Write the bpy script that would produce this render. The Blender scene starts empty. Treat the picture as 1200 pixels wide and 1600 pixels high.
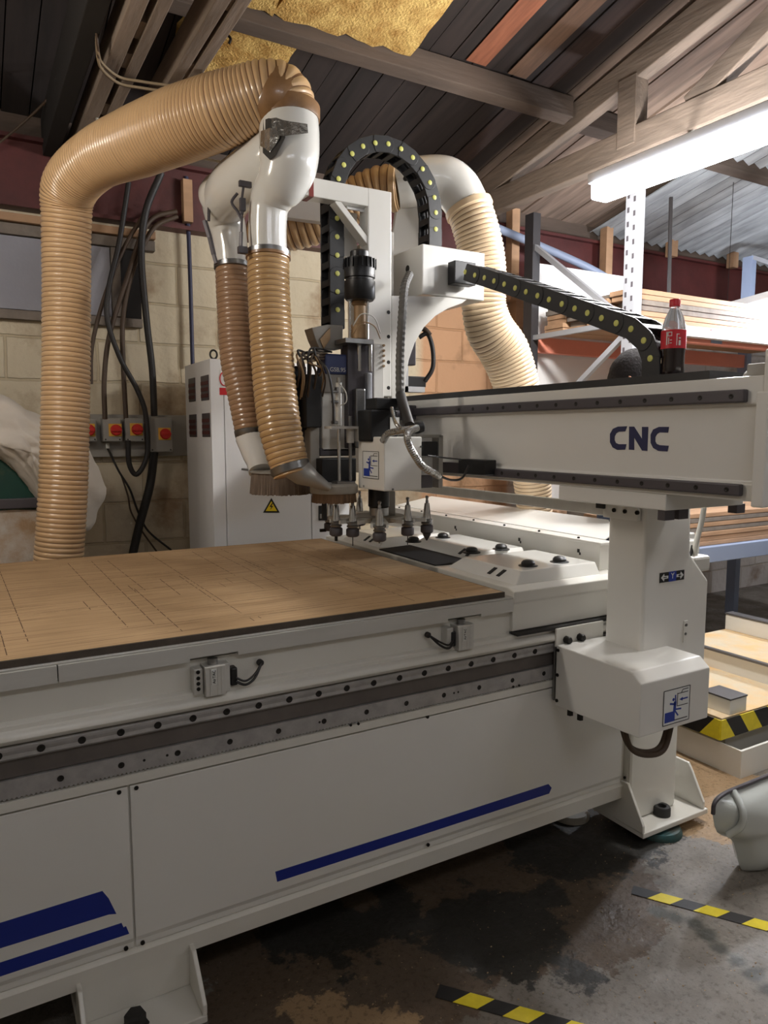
import bpy, bmesh, math, random
from mathutils import Vector, Matrix
random.seed(7)
scene = bpy.context.scene
COL = scene.collection
PI = math.pi
# ------------------------------------------------------------------ camera model
FPX = 1132.0
PITCH = math.atan(122/1132.0)
AZ = math.radians(60)
CAM = Vector((0, 0, 1.5))
FWD = Vector((math.cos(AZ)*math.cos(PITCH), math.sin(AZ)*math.cos(PITCH), -math.sin(PITCH)))
RIGHT = Vector((math.sin(AZ), -math.cos(AZ), 0))
UP = RIGHT.cross(FWD)
def ray(px, py):
    return FWD + RIGHT*((px-600)/FPX) - UP*((py-800)/FPX)
def D(px, py, d):
    """point at forward distance d (metres) seen at px, py"""
    return CAM + ray(px, py)*d
def at(px, py, x=None, y=None, z=None):
    """point where the sight line meets a plane of the room"""
    r = ray(px, py)
    if x is not None: s = (x-CAM.x)/r.x
    elif y is not None: s = (y-CAM.y)/r.y
    else: s = (z-CAM.z)/r.z
    return CAM + r*s
# ------------------------------------------------------------------ materials
def srgb(c):
    return tuple(((v/255)/12.92 if v/255 <= .04045 else ((v/255+.055)/1.055)**2.4) for v in c)
M = {}
def mat(name, col, rough=.5, metal=0., noise=None, bump=0., bscale=60, coat=0., spec=.5, col2=None, stretch=None, trans=0., dirt=None):
    """noise=(scale, amount): mottling between col and col2 (or a darker col)"""
    m = bpy.data.materials.new(name); m.use_nodes = True
    nt = m.node_tree; N = nt.nodes; L = nt.links
    b = N['Principled BSDF']
    c = srgb(col)
    b.inputs['Base Color'].default_value = (*c, 1)
    b.inputs['Roughness'].default_value = rough
    b.inputs['Metallic'].default_value = metal
    b.inputs['Specular IOR Level'].default_value = spec
    if coat: b.inputs['Coat Weight'].default_value = coat; b.inputs['Coat Roughness'].default_value = .15
    if trans: b.inputs['Transmission Weight'].default_value = trans
    tc = N.new('ShaderNodeTexCoord'); mp = N.new('ShaderNodeMapping')
    L.new(tc.outputs['Object'], mp.inputs['Vector'])
    if stretch: mp.inputs['Scale'].default_value = stretch
    last = None
    if noise:
        n = N.new('ShaderNodeTexNoise'); n.inputs['Scale'].default_value = noise[0]; n.inputs['Detail'].default_value = 6
        n.inputs['Roughness'].default_value = .6
        L.new(mp.outputs['Vector'], n.inputs['Vector'])
        r = N.new('ShaderNodeValToRGB'); r.color_ramp.elements[0].position = .35; r.color_ramp.elements[1].position = .68
        c2 = srgb(col2) if col2 else tuple(v*(1-noise[1]) for v in c)
        r.color_ramp.elements[0].color = (*c, 1); r.color_ramp.elements[1].color = (*c2, 1)
        L.new(n.outputs['Fac'], r.inputs['Fac']); last = r.outputs['Color']
    if dirt:   # sparse brown spots and smears: (scale, threshold, colour)
        n = N.new('ShaderNodeTexNoise'); n.inputs['Scale'].default_value = dirt[0]; n.inputs['Detail'].default_value = 8
        n.inputs['Roughness'].default_value = .7
        L.new(tc.outputs['Object'], n.inputs['Vector'])
        r = N.new('ShaderNodeValToRGB'); r.color_ramp.elements[0].position = dirt[1]; r.color_ramp.elements[1].position = dirt[1]+.12
        r.color_ramp.elements[0].color = (0,0,0,1); r.color_ramp.elements[1].color = (.75,.75,.75,1)
        L.new(n.outputs['Fac'], r.inputs['Fac'])
        mx = N.new('ShaderNodeMixRGB'); L.new(r.outputs['Color'], mx.inputs['Fac'])
        if last: L.new(last, mx.inputs['Color1'])
        else: mx.inputs['Color1'].default_value = (*c, 1)
        mx.inputs['Color2'].default_value = (*srgb(dirt[2]), 1); last = mx.outputs['Color']
    if last: L.new(last, b.inputs['Base Color'])
    if bump:
        n = N.new('ShaderNodeTexNoise'); n.inputs['Scale'].default_value = bscale; n.inputs['Detail'].default_value = 5
        L.new(mp.outputs['Vector'], n.inputs['Vector'])
        bp = N.new('ShaderNodeBump'); bp.inputs['Strength'].default_value = bump; bp.inputs['Distance'].default_value = .01
        L.new(n.outputs['Fac'], bp.inputs['Height']); L.new(bp.outputs['Normal'], b.inputs['Normal'])
    M[name] = m
    return m
def emit(name, col, s):
    m = bpy.data.materials.new(name); m.use_nodes = True
    b = m.node_tree.nodes['Principled BSDF']
    b.inputs['Base Color'].default_value = (*srgb(col), 1)
    b.inputs['Emission Color'].default_value = (*srgb(col), 1); b.inputs['Emission Strength'].default_value = s
    M[name] = m; return m
mat('white_paint', (222,219,210), .34, coat=.25, noise=(3, .05), dirt=(14, .70, (150,138,118)))
mat('white_clean', (226,224,218), .32, coat=.3, noise=(2, .03))
mat('white_gloss', (228,227,222), .16, coat=.6)
mat('cabinet_white', (232,232,232), .45)
mat('cabinet_grey', (150,146,138), .5)
mat('steel', (150,150,150), .3, 1., noise=(30, .2))
mat('rail_steel', (176,173,171), .34, .25, noise=(25, .25))
mat('rail_dark', (84,80,84), .45, .3)
mat('groove', (112,105,100), .55, .3, noise=(8,.3))
mat('chrome', (205,205,205), .12, 1.)
mat('aluminium', (208,206,200), .38, .2, noise=(20,.1), stretch=(.2,1,1))
mat('aluminium_plate', (165,163,158), .45, .5)
mat('bolt', (38,36,34), .45, .5)
mat('black_metal', (26,26,28), .38, .3)
mat('black_plastic', (24,24,25), .45)
mat('chain_black', (34,34,36), .5)
mat('chain_pin', (205,205,110), .5)
mat('chain_bar', (58,58,60), .45)
mat('rubber', (40,38,36), .7)
mat('grey_hose', (90,88,84), .55)
mat('silver_tape', (190,190,188), .22, .9, noise=(30,.2), bump=.5, bscale=40)
mat('duct_tape_hole', (46,44,42), .7)
mat('brown_tape', (150,112,74), .35, noise=(14,.35), coat=.5)
mat('red_tape', (120,40,32), .5)
mat('stripe_blue', (22,42,132), .42)
mat('logo_navy', (34,36,78), .5)
mat('sticker_blue', (34,58,150), .5)
mat('sticker_white', (222,224,222), .4)
mat('sticker_black', (24,24,26), .5)
mat('label_white', (215,215,210), .5)
mat('label_blue', (58,68,110), .5)
mat('sign_red', (196,34,40), .5)
mat('sign_yellow', (240,208,30), .5)
mat('dial_red', (200,38,30), .4)
mat('dial_plate', (222,170,60), .5)
mat('switch_grey', (150,148,142), .55, noise=(10,.1))
mat('cable_brown', (70,54,40), .6)
mat('cable_black', (34,31,30), .55)
mat('cable_blue', (46,48,74), .5)
mat('cable_white', (200,198,190), .5)
mat('rope', (140,122,96), .8)
mat('rust_red_steel', (84,36,34), .55, noise=(6,.35), bump=.1)
mat('rack_orange', (230,146,124), .5, noise=(5,.1))
mat('rack_grey', (168,170,176), .45, .3)
mat('rack_dark', (56,54,56), .5, .3)
mat('rack_blue', (134,146,170), .5)
mat('timber_beam', (142,126,112), .85, noise=(9,.45), bump=.5, bscale=30, stretch=(1,.15,1))
mat('timber_purlin', (92,78,68), .85, noise=(9,.4), bump=.5, bscale=30, stretch=(.15,1,1))
mat('timber_pale', (176,140,108), .8, noise=(10,.25), bump=.3, bscale=30, stretch=(.2,1,1))
mat('timber_grey', (128,118,108), .85, noise=(10,.3), bump=.3, bscale=30)
mat('hazard_yellow', (226,206,40), .5, noise=(30,.15))
mat('hazard_black', (28,27,28), .55, noise=(30,.3))
mat('tray_dark', (44,40,40), .6)
mat('tray_edge', (98,96,96), .4, .4)
mat('hose_shell', (214,178,134), .34, coat=.4, noise=(5,.10))
mat('hose_wire', (120,84,58), .5)
mat('hose_shell_brown', (172,136,104), .32, coat=.5, noise=(5,.2))
mat('hose_amber', (200,162,112), .28, coat=.5, noise=(5,.15))
mat('hose_pale', (238,212,176), .34, coat=.4)
mat('brush', (128,112,98), .8, noise=(60,.5), stretch=(1,1,.05))
mat('brush_brown', (120,92,66), .8, noise=(60,.4), stretch=(1,1,.05))
mat('bag_cloth', (206,198,186), .75, noise=(6,.12), bump=.5, bscale=12)
mat('green_paint', (16,66,54), .5, noise=(5,.4), dirt=(5,.52,(84,92,60)))
mat('speckled_board', (176,146,112), .8, noise=(9,.0), col2=(206,200,190), bump=.3, bscale=100)
mat('pad_teal', (30,82,84), .6, noise=(14,.5), col2=(60,52,40))
mat('plastic_sheet', (196,200,196), .25, coat=.5)
mat('bottle_red', (196,28,44), .4)
mat('cola', (26,12,12), .12, coat=.5)
mat('skin', (186,134,108), .5)
mat('hair', (20,16,16), .85, bump=.4, bscale=90, spec=.2)
mat('shirt', (52,62,84), .8, bump=.2, bscale=40)
mat('trousers', (48,46,50), .85)
mat('shoe', (40,32,28), .6)
mat('lamp_body', (220,222,226), .5)
mat('insulation', (214,180,108), .95, noise=(12,.0), col2=(158,116,52), bump=1., bscale=90)
mat('panel_bluegrey', (150,150,158), .75, noise=(4,.1), bump=.1)
mat('sawdust', (164,142,112), .95, noise=(40,.2), bump=.5, bscale=200)
mat('workbench_top', (200,186,160), .8, noise=(6,.25), col2=(214,176,120), bump=.3)
mat('dark_void', (26,22,20), .9)
mat('motor_tan', (150,122,88), .55, .2)
emit('tube_light', (236,242,255), 22.)
emit('tube_light_far', (232,240,255), 30.)
mat('window_frame', (200,200,200), .5)
def clear_mat():
    m = bpy.data.materials.new('bottle_clear'); m.use_nodes = True
    b = m.node_tree.nodes['Principled BSDF']
    b.inputs['Base Color'].default_value = (.9,.93,.96,1); b.inputs['Roughness'].default_value = .08
    b.inputs['Transmission Weight'].default_value = .75; b.inputs['IOR'].default_value = 1.15
    M['bottle_clear'] = m
clear_mat()
def wall_mat():
    m = bpy.data.materials.new('painted_blockwork'); m.use_nodes = True
    nt = m.node_tree; N = nt.nodes; L = nt.links; b = N['Principled BSDF']
    tc = N.new('ShaderNodeTexCoord'); sp = N.new('ShaderNodeSeparateXYZ'); L.new(tc.outputs['Object'], sp.inputs[0])
    cb = N.new('ShaderNodeCombineXYZ'); L.new(sp.outputs['X'], cb.inputs['X']); L.new(sp.outputs['Z'], cb.inputs['Y'])
    nz = N.new('ShaderNodeTexNoise'); nz.inputs['Scale'].default_value = 3; nz.inputs['Detail'].default_value = 5
    L.new(tc.outputs['Object'], nz.inputs['Vector'])
    add = N.new('ShaderNodeVectorMath'); add.operation = 'MULTIPLY_ADD'
    L.new(nz.outputs['Color'], add.inputs[0]); add.inputs[1].default_value = (.03,.03,0); L.new(cb.outputs[0], add.inputs[2])
    br = N.new('ShaderNodeTexBrick'); L.new(add.outputs[0], br.inputs['Vector'])
    br.inputs['Scale'].default_value = 1; br.inputs['Brick Width'].default_value = .45; br.inputs['Row Height'].default_value = .225
    br.inputs['Mortar Size'].default_value = .009; br.inputs['Mortar Smooth'].default_value = .4
    br.inputs['Color1'].default_value = (1,1,1,1); br.inputs['Color2'].default_value = (.88,.88,.88,1); br.inputs['Mortar'].default_value = (.80,.77,.72,1)
    # bare tan blocks where the wall was never painted, by place along the wall
    rp = N.new('ShaderNodeValToRGB'); cr = rp.color_ramp
    cr.elements[0].position = 0; cr.elements[0].color = (*srgb((205,192,166)),1)
    for p, c in ((.475,(205,192,166)),(.48,(202,158,122)),(.555,(202,158,122)),(.56,(214,208,204)),(1,(214,208,204))):
        e = cr.elements.new(p) if p < 1 else cr.elements[-1]
        e.color = (*srgb(c),1)
    mr = N.new('ShaderNodeMapRange'); mr.inputs['From Min'].default_value = -2; mr.inputs['From Max'].default_value = 8.
    L.new(sp.outputs['X'], mr.inputs['Value']); L.new(mr.outputs[0], rp.inputs['Fac'])
    mu = N.new('ShaderNodeMixRGB'); mu.blend_type = 'MULTIPLY'; mu.inputs['Fac'].default_value = 1
    L.new(rp.outputs['Color'], mu.inputs['Color1']); L.new(br.outputs['Color'], mu.inputs['Color2'])
    # brown damp patches
    n2 = N.new('ShaderNodeTexNoise'); n2.inputs['Scale'].default_value = 2.3; n2.inputs['Detail'].default_value = 9; n2.inputs['Roughness'].default_value = .62
    L.new(tc.outputs['Object'], n2.inputs['Vector'])
    r2 = N.new('ShaderNodeValToRGB'); r2.color_ramp.elements[0].position = .53; r2.color_ramp.elements[1].position = .68
    r2.color_ramp.elements[1].color = (.8,.8,.8,1)
    L.new(n2.outputs['Fac'], r2.inputs['Fac'])
    mx = N.new('ShaderNodeMixRGB'); L.new(r2.outputs['Color'], mx.inputs['Fac']); L.new(mu.outputs['Color'], mx.inputs['Color1'])
    mx.inputs['Color2'].default_value = (*srgb((134,104,74)),1)
    L.new(mx.outputs['Color'], b.inputs['Base Color']); b.inputs['Roughness'].default_value = .8
    n3 = N.new('ShaderNodeTexNoise'); n3.inputs['Scale'].default_value = 18; n3.inputs['Detail'].default_value = 6; L.new(tc.outputs['Object'], n3.inputs['Vector'])
    ad = N.new('ShaderNodeMath'); ad.operation = 'MULTIPLY_ADD'; ad.inputs[1].default_value = -1.2
    L.new(br.outputs['Fac'], ad.inputs[0]); L.new(n3.outputs['Fac'], ad.inputs[2])
    bp = N.new('ShaderNodeBump'); bp.inputs['Strength'].default_value = .7; bp.inputs['Distance'].default_value = .012
    L.new(ad.outputs[0], bp.inputs['Height']); L.new(bp.outputs['Normal'], b.inputs['Normal'])
    M['painted_blockwork'] = m
wall_mat()
def floor_mat():
    m = bpy.data.materials.new('stained_concrete'); m.use_nodes = True
    nt = m.node_tree; N = nt.nodes; L = nt.links; b = N['Principled BSDF']
    tc = N.new('ShaderNodeTexCoord')
    def noise(sc, det, ro, off=(0,0,0)):
        mp = N.new('ShaderNodeMapping'); mp.inputs['Location'].default_value = off; L.new(tc.outputs['Object'], mp.inputs['Vector'])
        n = N.new('ShaderNodeTexNoise'); n.inputs['Scale'].default_value = sc; n.inputs['Detail'].default_value = det; n.inputs['Roughness'].default_value = ro
        L.new(mp.outputs[0], n.inputs['Vector']); return n.outputs['Fac']
    def ramp(f, a, bb, ca=(0,0,0), cb=(1,1,1)):
        r = N.new('ShaderNodeValToRGB'); r.color_ramp.elements[0].position = a; r.color_ramp.elements[1].position = bb
        r.color_ramp.elements[0].color = (*ca,1); r.color_ramp.elements[1].color = (*cb,1); L.new(f, r.inputs['Fac']); return r.outputs['Color']
    def mix(f, a, c):
        x = N.new('ShaderNodeMixRGB'); L.new(f, x.inputs['Fac'])
        if isinstance(a, tuple): x.inputs['Color1'].default_value = (*a,1)
        else: L.new(a, x.inputs['Color1'])
        x.inputs['Color2'].default_value = (*c,1); return x.outputs['Color']
    base = ramp(noise(7,8,.65), .3,.7, srgb((128,122,114)), srgb((104,98,90)))
    sp = N.new('ShaderNodeSeparateXYZ'); L.new(tc.outputs['Object'], sp.inputs[0])
    def blob(cx, cy, r, rag):
        """irregular stain around a spot of the floor"""
        v = N.new('ShaderNodeVectorMath'); v.operation = 'DISTANCE'; L.new(tc.outputs['Object'], v.inputs[0]); v.inputs[1].default_value = (cx,cy,0)
        s = N.new('ShaderNodeMath'); s.operation = 'MULTIPLY_ADD'; L.new(noise(8,10,.70,(cx,cy,3)), s.inputs[0]); s.inputs[1].default_value = rag*1.5; L.new(v.outputs['Value'], s.inputs[2])
        return ramp(s.outputs[0], min(.98, r+rag*.75), min(1, r+rag*.75+.02), (1,1,1),(0,0,0))
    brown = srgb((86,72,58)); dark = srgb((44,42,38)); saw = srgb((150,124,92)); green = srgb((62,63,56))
    c = mix(blob(.85,1.75,.40,.35), base, brown)
    c = mix(blob(1.6,1.75,.42,.4), c, brown)
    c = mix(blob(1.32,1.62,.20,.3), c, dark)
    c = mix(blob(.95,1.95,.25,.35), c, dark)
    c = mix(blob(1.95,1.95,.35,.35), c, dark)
    c = mix(blob(2.55,1.9,.38,.4), c, saw)
    c = mix(blob(3.2,2.4,.55,.4), c, saw)
    c = mix(blob(.75,1.5,.14,.35), c, saw)
    for px, py in ((1028,1424),(1055,1432),(1085,1443),(1106,1462),(1124,1482),(1150,1500),(1178,1522),(1205,1545)):
        q = at(px, py, z=0); c = mix(blob(q.x, q.y, .018, .055), c, green)
    for px, py in ((560,1400),(640,1330),(700,1450),(760,1370),(820,1480),(860,1400),(900,1520)):
        q = at(px, py, z=0); c = mix(blob(q.x, q.y, .05, .22), c, dark if px % 40 else brown)
    speck = ramp(noise(55,6,.7,(2,7,1)), .52, .62); sm = N.new('ShaderNodeMixRGB'); sm.blend_type = 'MULTIPLY'; L.new(c, sm.inputs['Color1']); sm.inputs['Color2'].default_value = (.62,.60,.56,1); L.new(speck, sm.inputs['Fac']); c = sm.outputs['Color']
    sx = ramp(noise(120,3,.5,(5,2,0)), .72,.75)
    c = mix(sx, c, srgb((190,160,120)))
    L.new(c, b.inputs['Base Color'])
    rr = ramp(noise(5,6,.6,(9,9,0)), .35,.65, (.35,.35,.35),(.75,.75,.75)); L.new(rr, b.inputs['Roughness'])
    bp = N.new('ShaderNodeBump'); bp.inputs['Strength'].default_value = .5; bp.inputs['Distance'].default_value = .01
    L.new(noise(35,8,.6), bp.inputs['Height']); L.new(bp.outputs['Normal'], b.inputs['Normal'])
    M['stained_concrete'] = m
floor_mat()
def roof_mat():
    m = bpy.data.materials.new('roof_boards'); m.use_nodes = True
    nt = m.node_tree; N = nt.nodes; L = nt.links; b = N['Principled BSDF']
    tc = N.new('ShaderNodeTexCoord'); sp = N.new('ShaderNodeSeparateXYZ'); L.new(tc.outputs['Object'], sp.inputs[0])
    fl = N.new('ShaderNodeMath'); fl.operation = 'SNAP'; fl.inputs[1].default_value = .13; L.new(sp.outputs['X'], fl.inputs[0])
    wn = N.new('ShaderNodeTexWhiteNoise'); wn.noise_dimensions = '1D'; L.new(fl.outputs[0], wn.inputs['W'])
    r = N.new('ShaderNodeValToRGB'); cr = r.color_ramp
    cr.elements[0].position = 0; cr.elements[0].color = (*srgb((40,32,30)),1); cr.elements[1].position = 1; cr.elements[1].color = (*srgb((66,48,41)),1)
    e = cr.elements.new(.8); e.color = (*srgb((50,40,37)),1)
    L.new(wn.outputs['Value'], r.inputs['Fac'])
    # soot and grain
    mp = N.new('ShaderNodeMapping'); mp.inputs['Scale'].default_value = (8,.7,1); L.new(tc.outputs['Object'], mp.inputs['Vector'])
    n = N.new('ShaderNodeTexNoise'); n.inputs['Scale'].default_value = 3; n.inputs['Detail'].default_value = 8; L.new(mp.outputs[0], n.inputs['Vector'])
    r2 = N.new('ShaderNodeValToRGB'); r2.color_ramp.elements[0].position = .3; r2.color_ramp.elements[0].color = (.45,.45,.45,1); r2.color_ramp.elements[1].position = .7
    L.new(n.outputs['Fac'], r2.inputs['Fac'])
    mu = N.new('ShaderNodeMixRGB'); mu.blend_type = 'MULTIPLY'; mu.inputs['Fac'].default_value = 1; L.new(r.outputs['Color'], mu.inputs['Color1']); L.new(r2.outputs['Color'], mu.inputs['Color2'])
    # paler boards further along
    mr = N.new('ShaderNodeMapRange'); mr.inputs['From Min'].default_value = 2.95; mr.inputs['From Max'].default_value = 3.1; L.new(sp.outputs['X'], mr.inputs['Value'])
    mx = N.new('ShaderNodeMixRGB'); L.new(mr.outputs[0], mx.inputs['Fac']); L.new(mu.outputs['Color'], mx.inputs['Color1'])
    mu2 = N.new('ShaderNodeMixRGB'); mu2.blend_type = 'MULTIPLY'; mu2.inputs['Fac'].default_value = 1; mu2.inputs['Color1'].default_value = (*srgb((158,136,120)),1); L.new(r2.outputs['Color'], mu2.inputs['Color2'])
    L.new(mu2.outputs['Color'], mx.inputs['Color2'])
    L.new(mx.outputs['Color'], b.inputs['Base Color']); b.inputs['Roughness'].default_value = .9
    M['roof_boards'] = m
roof_mat()
def board_mat():
    m = bpy.data.materials.new('spoilboard_mdf'); m.use_nodes = True
    nt = m.node_tree; N = nt.nodes; L = nt.links; b = N['Principled BSDF']
    tc = N.new('ShaderNodeTexCoord')
    mp = N.new('ShaderNodeMapping'); mp.inputs['Scale'].default_value = (1.2,60,1); L.new(tc.outputs['Object'], mp.inputs['Vector'])
    n = N.new('ShaderNodeTexNoise'); n.inputs['Scale'].default_value = 2.5; n.inputs['Detail'].default_value = 5; L.new(mp.outputs[0], n.inputs['Vector'])
    r = N.new('ShaderNodeValToRGB'); r.color_ramp.elements[0].position = .33; r.color_ramp.elements[1].position = .5
    r.color_ramp.elements[0].color = (*srgb((152,120,86)),1); r.color_ramp.elements[1].color = (*srgb((190,158,118)),1)
    L.new(n.outputs['Fac'], r.inputs['Fac'])
    n2 = N.new('ShaderNodeTexNoise'); n2.inputs['Scale'].default_value = 3; n2.inputs['Detail'].default_value = 6; L.new(tc.outputs['Object'], n2.inputs['Vector'])
    r2 = N.new('ShaderNodeValToRGB'); r2.color_ramp.elements[0].position = .3; r2.color_ramp.elements[0].color = (.82,.8,.76,1); r2.color_ramp.elements[1].position = .65
    L.new(n2.outputs['Fac'], r2.inputs['Fac'])
    mu = N.new('ShaderNodeMixRGB'); mu.blend_type = 'MULTIPLY'; mu.inputs['Fac'].default_value = 1; L.new(r.outputs['Color'], mu.inputs['Color1']); L.new(r2.outputs['Color'], mu.inputs['Color2'])
    L.new(mu.outputs['Color'], b.inputs['Base Color']); b.inputs['Roughness'].default_value = .75
    M['spoilboard_mdf'] = m
board_mat()
mat('board_edge', (84,74,64), .8, noise=(20,.3))
mat('score_line', (84,58,38), .9)
# ------------------------------------------------------------------ mesh helpers
def catmull(pts, n=8):
    P = [Vector(p) for p in pts]; out = []
    for i in range(len(P)-1):
        p0 = P[i-1] if i else P[0]*2-P[1]; p1, p2 = P[i], P[i+1]
        p3 = P[i+2] if i+2 < len(P) else P[-1]*2-P[-2]
        for k in range(n):
            t = k/n
            out.append(.5*((2*p1)+(p2-p0)*t+(2*p0-5*p1+4*p2-p3)*t*t+(3*p1-p0-3*p2+p3)*t**3))
    out.append(P[-1]); return out
class MB:
    def __init__(s): s.bm = bmesh.new(); s.mi = 0
    def f(s, vs):
        try: fc = s.bm.faces.new(vs); fc.material_index = s.mi; return fc
        except ValueError: return None
    def box(s, x0, x1, y0, y1, z0, z1):
        v = [s.bm.verts.new((x, y, z)) for z in (z0, z1) for y in (y0, y1) for x in (x0, x1)]
        for q in ((0,2,3,1),(4,5,7,6),(0,1,5,4),(2,6,7,3),(0,4,6,2),(1,3,7,5)): s.f([v[i] for i in q])
        return s
    def obox(s, c, u, v, w):
        """box about centre c with half axes u, v, w"""
        c = Vector(c); u = Vector(u); v = Vector(v); w = Vector(w)
        q = [s.bm.verts.new(c+a*u+b*v+e*w) for e in (-1,1) for b in (-1,1) for a in (-1,1)]
        for k in ((0,2,3,1),(4,5,7,6),(0,1,5,4),(2,6,7,3),(0,4,6,2),(1,3,7,5)): s.f([q[i] for i in k])
        return s
    def bar(s, a, b, w, h, up=(0,0,1)):
        a = Vector(a); b = Vector(b); d = (b-a); u = Vector(up)
        sd = d.cross(u).normalized(); n = sd.cross(d).normalized()
        return s.obox((a+b)/2, d/2, sd*w/2, n*h/2)
    def prism(s, pts, axis, a0, a1):
        """2-D outline extruded along an axis; outline is (y,z) for x, (x,z) for y, (x,y) for z"""
        def P(p, a):
            return {'x': (a, p[0], p[1]), 'y': (p[0], a, p[1]), 'z': (p[0], p[1], a)}[axis]
        A = [s.bm.verts.new(P(p, a0)) for p in pts]; B = [s.bm.verts.new(P(p, a1)) for p in pts]
        s.f(A); s.f(B[::-1])
        n = len(pts)
        for i in range(n): s.f([A[i], A[(i+1)%n], B[(i+1)%n], B[i]])
        return s
    def slab(s, pts, off):
        """3-D outline thickened by the vector off"""
        A = [s.bm.verts.new(Vector(p)) for p in pts]; B = [s.bm.verts.new(Vector(p)+Vector(off)) for p in pts]
        s.f(A); s.f(B[::-1]); n = len(pts)
        for i in range(n): s.f([A[i], A[(i+1)%n], B[(i+1)%n], B[i]])
        return s
    def rings(s, R, cap=True, mis=None):
        V = [[s.bm.verts.new(p) for p in r] for r in R]; n = len(V[0])
        for i in range(len(V)-1):
            if mis: s.mi = mis[i]
            for k in range(n): s.f([V[i][k], V[i][(k+1)%n], V[i+1][(k+1)%n], V[i+1][k]])
        if cap: s.f(V[0][::-1]); s.f(V[-1])
        return s
    def frames(s, pts):
        P = [Vector(p) for p in pts]; fr = []
        t = (P[1]-P[0]).normalized(); u = t.orthogonal().normalized()
        for i, p in enumerate(P):
            a = P[max(0,i-1)]; b = P[min(len(P)-1,i+1)]
            t2 = (b-a)
            t2 = t2.normalized() if t2.length > 1e-9 else t
            u = (u - t2*u.dot(t2)).normalized(); fr.append((p, u, t2.cross(u))); t = t2
        return fr
    def tube(s, pts, r, n=10, cap=True, mis=None):
        fr = s.frames(pts); R = []
        for i, (p, u, v) in enumerate(fr):
            rr = r[i] if isinstance(r, (list, tuple)) else r
            R.append([p+(u*math.cos(2*PI*k/n)+v*math.sin(2*PI*k/n))*rr for k in range(n)])
        return s.rings(R, cap, mis)
    def cyl(s, a, b, r, r2=None, n=20, cap=True):
        return s.tube([a, b], [r, r if r2 is None else r2], n, cap)
    def lathe(s, o, prof, n=24, axis=(0,0,1), mis=None):
        """prof: (radius, distance along axis) pairs"""
        o = Vector(o); a = Vector(axis).normalized(); u = a.orthogonal().normalized(); v = a.cross(u)
        R = [[o+a*h+(u*math.cos(2*PI*k/n)+v*math.sin(2*PI*k/n))*max(r,1e-4) for k in range(n)] for r, h in prof]
        return s.rings(R, True, mis)
    def pillow(s, outline, c, nrm, th, rings=6, lump=0.):
        """inflated closed cushion whose rim is a 3-D outline about c"""
        c = Vector(c); nrm = Vector(nrm).normalized(); O = [Vector(p) for p in outline]; n = len(O)
        for sg in (1, -1):
            prev = None
            for j in range(rings+1):
                t = 1-j/rings
                h = math.sqrt(max(0, 1-t*t))*th*sg
                if j == rings: row = [s.bm.verts.new(c+nrm*h)]
                else: row = [s.bm.verts.new(c+(p-c)*t+nrm*h*(1+lump*math.sin(5.3*i+2.1*j))) for i, p in enumerate(O)]
                if prev:
                    for k in range(n):
                        if len(row) == 1: q = [prev[k], prev[(k+1)%n], row[0]]
                        else: q = [prev[k], prev[(k+1)%n], row[(k+1)%n], row[k]]
                        s.f(q if sg > 0 else q[::-1])
                prev = row
        bmesh.ops.remove_doubles(s.bm, verts=s.bm.verts[:], dist=1e-5)
        return s
    def poly(s, pts): s.f([s.bm.verts.new(Vector(p)) for p in pts]); return s
    def build(s, name, mats, parent=None, smooth=False, bevel=0, local=False, seg=2):
        if not isinstance(mats, (list, tuple)): mats = [mats]
        bmesh.ops.recalc_face_normals(s.bm, faces=s.bm.faces[:])
        if parent is not None and not local:
            o = Vector((0,0,0)); q = parent
            while q: o += q.location; q = q.parent
            bmesh.ops.translate(s.bm, verts=s.bm.verts[:], vec=-o)
        me = bpy.data.meshes.new(name)
        s.bm.to_mesh(me); s.bm.free()
        for m in mats: me.materials.append(M[m])
        ob = bpy.data.objects.new(name, me); COL.objects.link(ob)
        if parent is not None: ob.parent = parent
        if smooth:
            for p in me.polygons: p.use_smooth = True
            me.set_sharp_from_angle(angle=math.radians(38))
        if bevel:
            md = ob.modifiers.new('bevel', 'BEVEL'); md.width = bevel; md.segments = seg; md.limit_method = 'ANGLE'; md.angle_limit = math.radians(35)
        return ob
def B(): return MB()
def thing(name, label, cat, loc=(0,0,0), group=None, rz=0):
    o = bpy.data.objects.new(name, None); o.location = loc; o.rotation_euler = (0,0,rz); o.empty_display_size = .1
    COL.objects.link(o); o['label'] = label; o['category'] = cat
    if group: o['group'] = group
    return o
def tag(o, label, cat, group=None, kind=None):
    o['label'] = label; o['category'] = cat
    if group: o['group'] = group
    if kind: o['kind'] = kind
    return o
def struct(name, mb, m, **k):
    o = mb.build(name, m, **k); o['kind'] = 'structure'; return o
def clone(o, loc=None, parent=None, label=None, rot=None):
    c = o.copy(); COL.objects.link(c)
    if loc is not None: c.location = loc
    if rot is not None: c.rotation_euler = rot
    if parent is not None: c.parent = parent
    if label: c['label'] = label
    for ch in o.children:
        d = ch.copy(); COL.objects.link(d); d.parent = c
        for g in ch.children:
            e = g.copy(); COL.objects.link(e); e.parent = d
    return c
def wpos(p):
    o = Vector((0,0,0))
    while p: o += p.location; p = p.parent
    return o
def discs(name, m, parent, pts, axis, r, h):
    """small round parts (bolts, holes): one mesh, copied to each place"""
    first = None; w = wpos(parent)
    for p in pts:
        if first is None:
            mb = B(); ax = Vector(axis)
            mb.lathe((0,0,0), [(r,-.002),(r,h*.8),(r*.85,h),(r*.5,h),(r*.42,h*.4)], 12, ax)
            first = mb.build(name, m, parent, local=True, smooth=True); first.location = Vector(p)-w
        else:
            c = first.copy(); COL.objects.link(c); c.location = Vector(p)-w
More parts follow.
